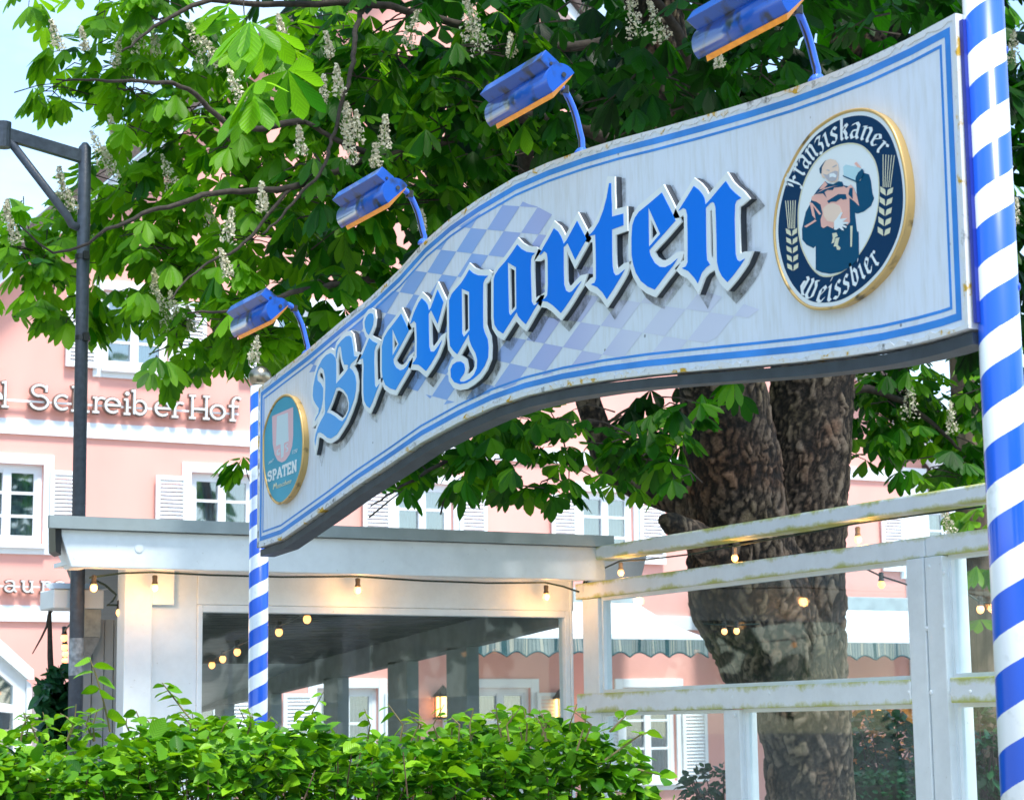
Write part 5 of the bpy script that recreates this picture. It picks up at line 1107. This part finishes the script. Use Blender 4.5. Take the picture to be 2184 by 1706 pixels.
DARK = [(1240, 180, 14.2, 220, 170, .7, 1.0), (1450, 200, 13.6, 200, 170, .6, 1.), (1700, 120, 13.8, 200, 150, .6, 1.0), (1950, 200, 15.5, 170, 220, .8, 1.), (1000, 250, 14.5, 200, 180, .7, .7), (2130, 300, 16, 90, 300, .8, 1.), (2130, 750, 16, 90, 200, .8, .8), (1420, 900, 14.8, 130, 100, .7, 1.), (1900, 860, 16.2, 110, 80, .6, 1.)]
r1 = np.random.default_rng(5)
def crown(name, blobs, dens, size, bright, seed, clear=True, parent=None, material=None):
    P, O = blob_points(blobs, dens, np.random.default_rng(seed), clear)
    n = len(P); rr_ = np.random.default_rng(seed+1)
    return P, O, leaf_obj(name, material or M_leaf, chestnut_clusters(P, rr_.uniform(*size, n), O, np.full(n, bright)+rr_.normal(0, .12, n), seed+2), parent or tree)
LEFT = [(a, b, c+(2.9 if a < 300 else 2.2 if a < 480 else 1.), *d) for a, b, c, *d in LEFT]
PL, OL, _ = crown('crown', LEFT, 150, (.125, .20), .80, 1)  # backlit glow of the left crown put into a lighter leaf tint
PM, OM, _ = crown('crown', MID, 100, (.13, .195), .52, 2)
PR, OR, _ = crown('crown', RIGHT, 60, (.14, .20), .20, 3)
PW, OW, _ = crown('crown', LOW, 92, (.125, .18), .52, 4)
PD, OD, _ = crown('crown', DARK, 90, (.17, .23), .05, 5)  # shade inside the crown put into darker leaf tints, right side too
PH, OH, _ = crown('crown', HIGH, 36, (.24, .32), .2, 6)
# bright near spray at the top left
NEAR = [(575, 30, 7.2, 60, 50, .25), (600, 110, 7.2, 46, 50, .2), (565, 190, 7.1, 40, 30, .2), (520, 20, 7.4, 50, 30, .2)]
PN, ON, _ = crown('crown', NEAR, 95, (.14, .20), .68, 7)
# twigs: from each cluster back to its branch
def twigs(P, O, frac, L, rad, seed):
    r = random.Random(seed); m = MB()
    for p, o in zip(P, O):
        if r.random() > frac: continue
        p, o = Vector(p), Vector(o); q = p-o*L*r.uniform(.5, 1.1)+Vector((r.uniform(-.1, .1), r.uniform(-.1, .1), -.02+r.uniform(-.05, .12)))
        mid = (p+q)/2+Vector((r.uniform(-.04, .04), r.uniform(-.04, .04), r.uniform(0, .05))); m.tube([p, mid, q], [rad*.55, rad*.8, rad], 4, caps=False)
    return m
m = twigs(PL, OL, .38, .32, .005, 1)
for a_ in (twigs(PM, OM, .3, .35, .006, 2), twigs(PR, OR, .3, .35, .007, 3), twigs(PW, OW, .3, .3, .006, 4), twigs(PN, ON, .4, .2, .004, 5)):
    m.add(a_.v, a_.f)
tag(m.build('twigs', M_twig, tree), kind='stuff')
m = MB()
def br(pts, r0, r1):
    P = catmull([D(*p) for p in pts], 6, False) if False else None
    q = [D(*p) for p in pts]; o = []
    n = len(q)
    for i in range(n-1):
        p0, p1, p2, p3 = q[max(i-1, 0)], q[i], q[i+1], q[min(i+2, n-1)]
        for j in range(6): t = j/6; o.append(.5*((2*p1)+(p2-p0)*t+(2*p0-5*p1+4*p2-p3)*t*t+(3*p1-p0-3*p2+p3)*t*t*t)+Vector((random.uniform(-.008, .008), 0, random.uniform(-.008, .008))))
    o.append(q[-1]); k = len(o); m = MB(); m.tube(o, [r0+(r1-r0)*i/(k-1) for i in range(k)], 8); m.build('branch', M_twig, tree, smooth=True)
br([(780, 5, 12), (758, 70, 11.8), (752, 141, 11.6), (735, 200, 11.5), (708, 296, 11.4), (690, 360, 11.3), (623, 434, 11.2), (560, 500, 11.1)], .017, .006)
br([(1470, 420, 13.2), (1300, 300, 12.9), (1130, 250, 12.7), (960, 300, 12.4), (800, 330, 12), (650, 260, 11.8)], .05, .012)
br([(1480, 480, 13.2), (1280, 420, 13), (1040, 420, 12.8), (900, 560, 12.4), (780, 600, 12.1), (640, 620, 11.8), (520, 660, 11.3), (400, 668, 11.1)], .045, .005)
br([(1400, 60, 13), (1200, 100, 12.6), (1000, 60, 12.4), (800, 10, 12.2), (560, 12, 11.8), (430, 5, 11.4), (330, 60, 11.2), (260, 110, 11)], .035, .005)
br([(650, 260, 11.8), (500, 270, 11.5), (400, 190, 11.3), (300, 175, 11), (200, 172, 10.9), (120, 170, 10.7)], .02, .004)
br([(800, 330, 12), (620, 400, 11.7), (470, 410, 11.4), (360, 440, 11.2), (250, 480, 11), (130, 540, 10.9), (40, 480, 10.8)], .022, .004)
br([(620, 400, 11.7), (520, 520, 11.4), (430, 570, 11.2), (360, 640, 11)], .012, .004)
br([(1470, 300, 13.2), (1480, 180, 12.6), (1440, 60, 12), (1380, -20, 11.8)], .05, .02)
br([(1815, 320, 14.8), (1950, 200, 14.6), (2080, 120, 14.6)], .05, .02)
br([(1270, 900, 14.3), (1180, 930, 13.6), (1080, 960, 12.9), (980, 970, 12.7), (870, 1030, 12.6), (790, 1080, 12.5)], .03, .004)
br([(1240, 800, 14.3), (1150, 620, 14), (1120, 330, 13.6), (1150, 250, 13.4)], .045, .06)
br([(1745, 880, 14.4), (1850, 830, 14.6), (1960, 880, 14.8), (2050, 960, 14.8)], .04, .01)
# flower candles
M_flower = mat('chestnut_flower', (.74, .70, .52), .7, noise=.12, nscale=40)
M_fstem = mat('flower_stem', (.12, .2, .04), .7)
def candles(specs, seed):
    r = np.random.default_rng(seed)
    for (px, py, dep, h, tx) in specs:
        h *= .86
        if px < 480: dep += 2.; h *= 1.12
        V, F, k = [], [], 0; st = MB()
        b = D(px, py, dep); ax = Vector((tx+r.normal(0, .12), r.normal(0, .15), 1)).normalized(); hh = h*r.uniform(.85, 1.15)
        for i in range(170):
            t = r.uniform(0, 1); rad = (.30*(1-t)**.8+.04)*hh*.75*r.uniform(.35, 1.0); a = r.uniform(0, 2*math.pi)
            s1 = ax.orthogonal().normalized(); s2 = ax.cross(s1); c = b+ax*hh*(t-.5)+(s1*math.cos(a)+s2*math.sin(a))*rad
            s = r.uniform(.006, .015); o = [Vector(r.normal(size=3)).normalized()*s for _ in range(4)]
            V += [tuple(c+q) for q in o]; F += [(k, k+1, k+2), (k, k+2, k+3), (k+1, k+3, k+2)]; k += 4
        m = MB(); m.v = V; m.f = F; fo = m.build('flower_candle', M_flower, tree)
        st.tube([b-ax*hh*.5, b+ax*hh*.5], [.005, .002], 5); st.build('flower_stem', M_fstem, fo)
fl = [(118, 75, 10.9, .20, -.2), (178, 82, 10.9, .14, -.2), (250, 110, 11, .2, 0), (290, 70, 11, .25, -.1), (420, 90, 10.9, .34, -.5), (455, 115, 10.8, .28, -.5), (505, 190, 11, .22, -.3), (330, 90, 11, .2, 0), (210, 315, 10.9, .26, -.4), (232, 345, 10.9, .24, -.4), (130, 390, 10.9, .24, -.1), (145, 420, 10.9, .22, -.2), (240, 270, 11, .16, -.2),
 (15, 450, 10.7, .16, 0), (25, 485, 10.8, .2, -.2), (360, 370, 11, .26, -.3), (450, 455, 10.9, .26, -.2), (490, 480, 10.9, .2, .2), (350, 660, 10.9, .25, -.3), (330, 600, 11, .16, 0), (370, 650, 10.9, .2, -.4), (405, 680, 11, .18, -.2), (720, 170, 11.4, .2, 0), (690, 190, 11.5, .16, 0), (740, 250, 11.5, .22, -.1), (762, 270, 11.5, .2, 0), (800, 330, 11.6, .2, .1), (745, 310, 11.4, .24, -.2), (820, 280, 11.6, .24, 0), (880, 60, 11.8, .22, .1), (700, 95, 11.6, .15, 0),
 (1000, 40, 11.5, .34, -.1), (1015, 60, 11.5, .3, -.3), (1090, 95, 11.8, .16, 0), (1350, 25, 11, .3, -.2), (1400, 45, 11, .3, -.3), (1530, 115, 10.7, .18, -.1), (545, 745, 11.4, .16, 0), (480, 560, 11.1, .18, -.3), (900, 470, 12, .16, 0), (1940, 850, 14.3, .3, .1), (2030, 890, 14.3, .24, 0), (2160, 100, 13.5, .25, 0), (2165, 450, 13.5, .25, .1), (2020, 1110, 14.2, .25, 0), (600, 60, 11, .2, -.2), (640, 300, 11.3, .2, -.2), (560, 420, 11.2, .18, .1)]
candles(fl, 9)

# ------------------------------------------------------------------ second tree and garden plants behind
t2 = empty('background_tree', D(2080, 1560, 21), 'bright green broadleaf tree beyond the hotel corner behind the screen', 'tree')
m = MB(); m.tube([D(2100, 1800, 21), D(2085, 1300, 21), D(2060, 900, 21), D(2030, 500, 21)], [.22, .18, .14, .08], 12); m.build('trunk', M_bark, t2)
B2 = [(2010, 870, 20, 90, 90), (2080, 960, 20, 80, 90), (2040, 1060, 20, 70, 80), (2110, 1120, 20, 80, 80), (2060, 700, 21, 110, 130), (2100, 450, 21, 110, 160), (2140, 800, 20, 90, 200), (2000, 300, 22, 120, 160), (2120, 150, 21, 110, 170), (2090, 1250, 20, 70, 60), (2150, 1000, 20, 70, 200), (2080, 1330, 20, 50, 40), (1990, 950, 21, 50, 50)]
P, O = blob_points(B2, 16, np.random.default_rng(21), False)
n = len(P); rr_ = np.random.default_rng(22); leaf_obj('crown', M_leaf_far, chestnut_clusters(P, rr_.uniform(.17, .27, n), O, np.full(n, .66)+rr_.normal(0, .15, n), 23), t2)
# neighbour roof beyond the corner
nb_ = empty('neighbour_house', D(2110, 1500, 46), 'neighbouring house with brown tiled roof glimpsed between leaves at right', 'building')
q = D(2030, 1130, 45); m = MB(); m.box(q.x, q.x+9, q.y, q.y+8, 0, q.z-.6); m.build('wall', M_trim, nb_)
m = MB(); m.prism([(q.x-.6, q.y-.6, q.z-.7), (q.x+9.6, q.y-.6, q.z-.7), (q.x+9.6, q.y+4, q.z+2.6), (q.x-.6, q.y+4, q.z+2.6)], (0, .1, -.12)); m.build('roof', mat('brown_tiles', (.16, .10, .09), .8, noise=.6, nscale=9, bump=.6, bscale=14), nb_)

OV_PROF = [(0, 0), (.2, .75), (.45, 1.0), (.7, .78), (.9, .3), (1, 0)]
def ovate(P, O, L, tint, seed, wr=.33, flatness=.6):
    r = np.random.default_rng(seed); n = len(P)
    d = nrm(O*np.array([1, 1, .45])+r.normal(0, .55, (n, 3))*np.array([1, 1, .5])); u = nrm(np.stack([r.normal(0, flatness, n), r.normal(0, flatness, n), np.ones(n)], 1)+O*.35)
    return [P, d, u, L, L*wr*r.uniform(.85, 1.15, n), r.uniform(.1, .5, n), np.clip(tint, 0, 1)]
M_hedge = leaf_mat('hedge_leaf', (.010, .075, .004), (.060, .21, .006), (.21, .43, .014), trans=.28, rough=.4, veins=8)
M_laurel = leaf_mat('dark_shrub_leaf', (.006, .035, .015), (.012, .07, .03), (.03, .14, .05), trans=.15, rough=.25)
# front hedge: long clipped hedge, right end rounded
hY0 = D(600, 1600, 6.6)
def hedge(rt, name, x0, x1, y0, y1, ztop, n, L, material, seed, endfall=.5, tintc=.58, shell=.32):
    r = np.random.default_rng(seed)
    u = r.uniform(0, 1, n); x = x0+(x1-x0)*u; y = r.uniform(y0, y1, n)
    ed = np.clip((x1-x)/endfall, 0, 1); ed = np.sqrt(np.clip(1-(1-ed)**2, 0, 1))
    bumpz = .035*np.sin(x*5.1+1)+.035*np.sin(x*11.7+y*3)+.03*np.sin(y*9+x*2)+.03*np.sin(x*23+y*17)
    zt_ = .55+(ztop-.55)*ed+bumpz-.05*np.clip((1.6-x)/1.6, 0, 1)
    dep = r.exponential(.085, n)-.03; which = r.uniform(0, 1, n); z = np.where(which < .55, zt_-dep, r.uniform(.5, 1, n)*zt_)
    front = which >= .55; y = np.where(front, y0+np.abs(r.normal(0, .09, n))-.03*np.sin(x*6), y)
    P = np.stack([x, y, z], 1); O = np.stack([r.normal(0, .4, n)+(1-ed)*.8, np.where(front, -1.0, -.25), np.where(front, .35, .8)], 1)
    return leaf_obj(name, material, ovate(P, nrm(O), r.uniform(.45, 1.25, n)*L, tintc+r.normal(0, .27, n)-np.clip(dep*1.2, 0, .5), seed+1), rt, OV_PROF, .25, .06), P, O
hy0 = D(700, 1600, 6.9).y; hx0, hx1 = -.2, onY(1440, 1680, hy0+.3).x; hzt = D(700, 1618, 7.2).z
hg = empty('clipped_hedge', ((hx0+hx1)/2, hy0+.4, 0), 'fresh green clipped beech hedge along the bottom of the view', 'hedge')
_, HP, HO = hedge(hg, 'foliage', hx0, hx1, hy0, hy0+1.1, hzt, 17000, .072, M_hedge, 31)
m = MB()
for i in range(420):
    x = random.uniform(hx0, hx1-.15); y = hy0+random.uniform(.02, 1.0); ed = min(1, (hx1-x)/.9); ed = math.sqrt(max(0, 1-(1-ed)**2)); zt_ = .55+(hzt-.55)*ed
    a = Vector((x, y, .0 if i % 4 == 0 else zt_-.5)); b = Vector((x+random.uniform(-.15, .15), y+random.uniform(-.12, .05), zt_+random.uniform(-.12, .03))); m.tube([a, (a+b)/2+Vector((random.uniform(-.03, .03), 0, 0)), b], [.006, .004, .002], 5, caps=False)
m2 = MB(); m2.box(hx0, hx1-.55, hy0+.22, hy0+.95, 0, hzt-.24); m2.build('dark_core', mat('hedge_core', (.012, .022, .006), .95), hg)  # dark box standing for the shaded hedge inside, fills see-through gaps
tag(m.build('stems', mat('hedge_stem', (.13, .08, .05), .8, noise=.3, nscale=30), hg), kind='stuff')
# long shoots standing out of the hedge
SP_, SO_, SL_ = [], [], []; m = MB()
def shoot(pts, dep, nl, L, spread=1.):
    P = [D(px, py, dep) for px, py in pts]; m = MB(); m.tube(P, [.004]+[.003]*(len(P)-2)+[.0015] if len(P) > 2 else [.004, .0015], 5); m.build('shoot', mat('hedge_shoot', (.20, .16, .07), .8), hg)
    for i in range(nl):
        t = (i+.6)/nl*(len(P)-1); j = min(int(t), len(P)-2); c = P[j].lerp(P[j+1], t-j); s_ = 1 if i % 2 else -1
        SP_.append(c); SO_.append(Vector(CX)*s_*spread+Vector((0, 0, .25))); SL_.append(L*random.uniform(.75, 1.1))
shoot([(235, 1560), (222, 1500), (205, 1440), (192, 1405)], 6.9, 9, .075)
shoot([(440, 1570), (395, 1520), (365, 1480), (345, 1455)], 7.2, 14, .055)
shoot([(300, 1570), (300, 1540), (290, 1515)], 7, 5, .06)
shoot([(690, 1560), (665, 1520), (690, 1475)], 7.2, 7, .05)
shoot([(1300, 1560), (1330, 1530), (1340, 1520)], 7.2, 5, .055)
shoot([(1230, 1600), (1248, 1540), (1250, 1505)], 7.1, 3, .05)
shoot([(1360, 1640), (1400, 1650), (1420, 1655)], 7.1, 6, .06)
shoot([(1290, 1620), (1360, 1570), (1380, 1560)], 7.1, 6, .055)
for k in range(46): 
    px = random.uniform(0, 1250); shoot([(px, 1580), (px+random.uniform(-18, 18), 1545), (px+random.uniform(-30, 30), random.uniform(1500, 1535))], random.uniform(7, 7.7), random.randint(4, 7), .05)
n = len(SP_); leaf_obj('shoot_leaves', M_hedge, ovate(np.array(SP_), nrm(np.array(SO_)), np.array(SL_), np.full(n, .72)+rng.normal(0, .12, n), 41, .36), hg, OV_PROF, .25, .05)

# ivy on the side of the pavilion
iv = empty('ivy', onY(125, 1550, YP+.6), 'dark green ivy climbing beside the lamp post below the vent box', 'ivy')
r = np.random.default_rng(51); n = 620; pp = r.uniform(0, 1, n)
pts = []; 
while len(pts) < n:
    px, py = r.uniform(84, 156), r.uniform(1425, 1600)
    if (px-84)*1.2+(py-1425)*.9 < 28 or (px > 132 and py < 1465): continue
    pts.append(tuple(onY(px, py, YP+r.uniform(.45, .9))))
leaf_obj('leaves', M_laurel, ovate(np.array(pts), nrm(np.tile([0, -1., .2], (n, 1))), r.uniform(.06, .11, n), np.clip(r.normal(.65, .25, n), 0, 1), 52, .42, 1.2), iv, OV_PROF, .2)
m = MB(); P = [onY(x_, y_, YP+.62) for x_, y_ in ((118, 1620), (112, 1500), (107, 1400), (106, 1340), (106, 1300))]; m.tube(P, [.022, .02, .018, .014, .01], 7)
P = [onY(x_, y_, YP+.62) for x_, y_ in ((112, 1300), (104, 1310), (100, 1335), (88, 1360), (69, 1394))]; m.tube(P, [.008, .008, .007, .006, .003], 6)
m.build('stem', M_twig, iv)

# garden behind the screen
def shrub(name, label, cat, px, py, dep, rx, ry, ry2, n, L, material, tint, seed):
    c = D(px, py, dep); rt = empty(name, (c.x, c.y, 0), label, cat); r = np.random.default_rng(seed)
    u = nrm(r.normal(size=(n, 3)))*(r.uniform(.3, 1, n)**.4)[:, None]; P = np.array(c)+u[:, :1]*rx*np.array(CX)+u[:, 1:2]*ry2*np.array(_Fh)+u[:, 2:]*ry*np.array([0, 0, 1.])
    leaf_obj('foliage', material, ovate(P, nrm(u), r.uniform(.7, 1.2, n)*L, tint+r.normal(0, .15, n), seed+1, .38, .9), rt, OV_PROF, .2)
    m = MB()
    for i in range(14): a = Vector((c.x+random.uniform(-.1, .1), c.y, max(0, c.z-ry*1.6))); b = c+Vector((random.uniform(-rx, rx)*.8, random.uniform(-.2, .2), random.uniform(-.3, .8)*ry)); m.tube([a, (a+b)/2, b], [.015, .01, .004], 5)
    m.tube([(c.x, c.y, 0), (c.x, c.y, max(.2, c.z-ry))], .02, 6); m.build('stem', M_twig, rt)
    return rt
M_rust = leaf_mat('rusty_leaf', (.20, .07, .015), (.34, .14, .03), (.45, .25, .05), trans=.35)
shrub('shrub', 'dark glossy shrub at the foot of the tree behind the lower pane', 'shrub', 1880, 1600, 15.8, .42, .30, .4, 700, .085, M_laurel, .6, 61)
shrub('maple_shrub', 'small shrub with rusty orange leaves under the wall lantern', 'shrub', 1890, 1575, 17.5, .62, .30, .4, 420, .10, M_rust, .5, 63)
shrub('shrub', 'leafy dark shrub between the double post and the striped pole', 'shrub', 2105, 1590, 15.5, .22, .40, .3, 420, .085, M_laurel, .6, 65)
shrub('shrub', 'small dark shrub at the bottom left of the mossy lower pane', 'shrub', 1530, 1690, 14.6, .25, .2, .3, 260, .07, M_laurel, .6, 67)
c = D(1830, 1660, 15.2); gh = empty('low_hedge', (c.x+.8, c.y, 0), 'low dark green hedge behind the right half of the screen', 'hedge')
r = np.random.default_rng(71); n = 5200; x = r.uniform(c.x-.25, c.x+3.4, n); y = r.uniform(c.y-.35, c.y+.5, n); zt_ = D(1880, 1645, 15.2).z; f_ = r.uniform(0, 1, n) < .5
z = np.where(f_, zt_-np.abs(r.normal(0, .04, n))+.02*np.sin(x*9), r.uniform(zt_-.8, zt_, n)); y = np.where(f_, y, c.y-.35+np.abs(r.normal(0, .05, n)))
leaf_obj('foliage', M_laurel, ovate(np.stack([x, y, z], 1), nrm(np.stack([r.normal(0, .4, n), np.where(f_, -.2, -1.), np.where(f_, 1., .3)], 1)), r.uniform(.035, .06, n), np.full(n, .8)+r.normal(0, .15, n), 72, .4, .8), gh, OV_PROF, .2)
m = MB(); m.box(c.x-.2, c.x+3.3, c.y-.25, c.y+.4, 0, zt_-.1); m.build('dark_core', mat('hedge_core', (.02, .03, .012), .95), gh)  # dark box standing for the shaded inside of the low hedge

# ------------------------------------------------------------------ white glazed gable porch at the lower left
gp = empty('glazed_porch', onY(20, 1560, YH-3.2), 'white gabled glass porch with sloping roof edge at the lower left', 'porch')
yq = YH-3.2; Q = lambda px, py, dy=0.: onY(px, py, yq+dy)
m = MB(); m.prism([Q(-60, 1305), Q(0, 1362), Q(72, 1428), Q(72, 1448), Q(60, 1448), Q(0, 1396), Q(-60, 1340)], (0, 2.8, 0)); m.build('roof', M_white, gp)
m = MB(); 
def pq_(pts, th=.12, y0=.08): m.prism([Q(x_, y_, y0) for x_, y_ in pts], (0, th, 0))
pq_([(28, 1422), (55, 1447), (52, 1750), (28, 1750)]); m.build('post', M_white, gp)
m = MB(); pq_([(-60, 1345), (0, 1398), (28, 1423), (28, 1462), (0, 1438), (-60, 1388)]); m.build('gable_board', M_white, gp)
m = MB(); pq_([(57, 1450), (67, 1458), (67, 1750), (57, 1750)], .1, .05); m.build('corner_post', M_trim, gp)
m = MB(); pq_([(-60, 1390), (0, 1440), (27.5, 1463), (27.5, 1750), (-60, 1750)], .01, .14); m.build('pane', M_hglass, gp)
m = MB(); pq_([(-60, 1490), (27.5, 1502), (27.5, 1520), (-60, 1510)], .04, .09); m.build('crossbar', M_white, gp)
m = MB(); pq_([(-60, 1300), (26, 1400), (52, 1460), (52, 1750), (-60, 1750)], .02, 2.2); m.build('inner_wall', mat('porch_inner', (.10, .11, .13), .9), gp)
m = MB(); m.add([tuple(Q(68, 1460, .2)), tuple(Q(84, 1520, 2.7)), tuple(Q(84, 1750, 2.7)), tuple(Q(68, 1750, .2))], [(0, 1, 2, 3)]); m.build('side_wall', M_gut, gp)

# ------------------------------------------------------------------ string lights
M_sock = mat('bulb_socket', (.03, .028, .026), .5); M_sockg = mat('bulb_socket_grey', (.16, .15, .14), .5); M_wire = mat('green_wire', (.006, .03, .022), .5)
def string(label, bulbs, pts, place, cr_=.006, br_=.022, grey=False, group=None, light=0.):
    P = [place(*p) for p in pts]; rt = empty('string_lights', P[0], label, 'string lights', group)
    m = MB(); m.tube(P, cr_, 6); m.build('cable', M_wire, rt, smooth=True)
    for b in bulbs:
        c = place(*b); s_ = br_/.022
        m = MB(); m.sphere((c.x, c.y, c.z), br_, 12, 9, 1.15); bo = m.build('bulb', M_bulb, rt, smooth=True)
        m = MB(); m.lathe((c.x, c.y, c.z+.018*s_), [(.013*s_, 0), (.019*s_, .004*s_), (.014*s_, .022*s_), (.016*s_, .05*s_), (.010*s_, .056*s_)], 12); m.build('socket', M_sockg if grey else M_sock, bo)
        if light:
            ld = bpy.data.lights.new('bulb_light', 'POINT'); ld.energy = light; ld.color = (1, .46, .14); ld.shadow_soft_size = .03; lo = bpy.data.objects.new('bulb_light', ld); COL.objects.link(lo); lo.location = Vector((c.x-.0, c.y-.045, c.z-.02)); 
fr_ = lambda px, py, dy=0.: onY(px, py, YP-.14+dy)
string('lit bulb string under the pavilion eave', [(200, 1253), (330, 1253), (763, 1258), (1165, 1272)], [(190, 1232), (200, 1230), (260, 1222), (328, 1220), (450, 1226), (600, 1230), (763, 1229), (900, 1238), (1040, 1243), (1163, 1242), (1200, 1250), (1235, 1262)], fr_, group='warm white string lights', light=.9)
sc_ = lambda px, py, dx=0.: onX(px, py, XF-.02+dx)
string('lit bulb string under the cap rail of the timber screen', [(1324, 1221), (1567, 1190), (1830, 1150)], [(1245, 1252), (1260, 1225), (1322, 1196), (1380, 1193), (1470, 1182), (1565, 1164), (1700, 1140), (1828, 1116), (1960, 1098), (2095, 1080)], sc_, .005, .020, True, 'warm white string lights', .5)
string('curved dark cable loop with no bulbs at the pavilion corner', [], [(1300, 1172), (1275, 1188), (1255, 1212), (1243, 1250), (1238, 1262)], sc_, .008)
ins = lambda px, py, d_: D(px, py, d_)
string('lit bulb string hanging inside the pavilion left of its beam', [(655, 1320, 13.6), (595, 1348, 14.6), (506, 1390, 15.6), (475, 1405, 16.4), (452, 1418, 17.2)], [(680, 1300, 13.4), (655, 1304, 13.6), (625, 1322, 14.1), (595, 1334, 14.6), (550, 1356, 15.1), (506, 1377, 15.6), (475, 1393, 16.4), (452, 1407, 17.2), (436, 1410, 17.6)], ins, .006, .026, False, 'warm white string lights')
string('single lit bulb on a cable seen through the screen before the pink wall', [(1880, 1246, 15)], [(1800, 1190, 15), (1878, 1228, 15), (1970, 1258, 15)], ins, .006, .026, True, 'warm white string lights')
string('lit bulb seen through the narrow pane beside the striped pole', [(2091, 1299, 14)], [(2040, 1250, 14), (2090, 1284, 14), (2150, 1290, 14)], ins, .006, .026, False, 'warm white string lights')
string('lit bulbs in front of the trunk seen through the upper pane', [(1571, 1345, 12.3), (1545, 1346, 12.6)], [(1500, 1330, 12.2), (1571, 1333, 12.3), (1545, 1334, 12.6), (1620, 1330, 12.6)], ins, .004, .018, False, 'warm white string lights')
string('receding row of lit bulbs between vent box and lamp post', [(137, 1360, 14), (138, 1380, 15), (139, 1394, 16), (138, 1408, 17), (136, 1422, 18), (134, 1436, 19.2), (132, 1450, 20.4), (131, 1464, 21.6)], [(200, 1232, 13.3), (150, 1330, 13.6), (137, 1346, 14), (138, 1368, 15), (139, 1384, 16), (138, 1398, 17), (136, 1412, 18), (134, 1428, 19.2), (132, 1442, 20.4), (131, 1456, 21.6)], ins, .006, .023, False, 'warm white string lights')
string('single bulb on a looped cable beside the grey duct', [(255, 1306)], [(200, 1236), (225, 1248), (248, 1268), (240, 1282), (228, 1290), (256, 1290)], lambda px, py: onY(px, py, YP+.1), .007, .022, False, 'warm white string lights')

# ------------------------------------------------------------------ trees across the street (seen only as reflections in the panes)
def street_tree(x, y, h_, rad, label, seed):
    rt = empty('street_tree', (x, y, 0), label, 'tree', 'trees across the street'); m = MB(); m.tube([(x, y, 0), (x+.1, y, h_*.4), (x, y+.1, h_*.75)], [.35, .26, .12], 12); m.build('trunk', M_bark, rt)
    r = np.random.default_rng(seed); n = 2600; u = nrm(r.normal(size=(n, 3)))*(r.uniform(.3, 1, n)**.4)[:, None]*(1+.18*np.sin(r.uniform(0, 6, n)))[:, None]; P = np.array([x, y, h_*.6])+u*np.array([rad, rad, h_*.42])
    leaf_obj('crown', M_leaf_far, ovate(P, nrm(u), r.uniform(.5, .9, n), .45+r.normal(0, .2, n), seed+1, .4, .9), rt, OV_PROF, .15)
for a_ in ((-4.5, 30, 15, 4.6, 'tall green tree left of the hotel outside the view', 81), (-12, 22, 14, 5, 'broad green tree across the street left of the view', 82), (-17, 13, 13, 4.8, 'rounded green tree far left of the view', 83), (9, -22, 14, 6, 'tall green tree behind the viewpoint to the right', 84), (-3, -24, 13, 6, 'tall green tree straight behind the viewpoint', 85), (20, -20, 15, 6, 'tall green tree far right behind the viewpoint', 86)): street_tree(*a_)
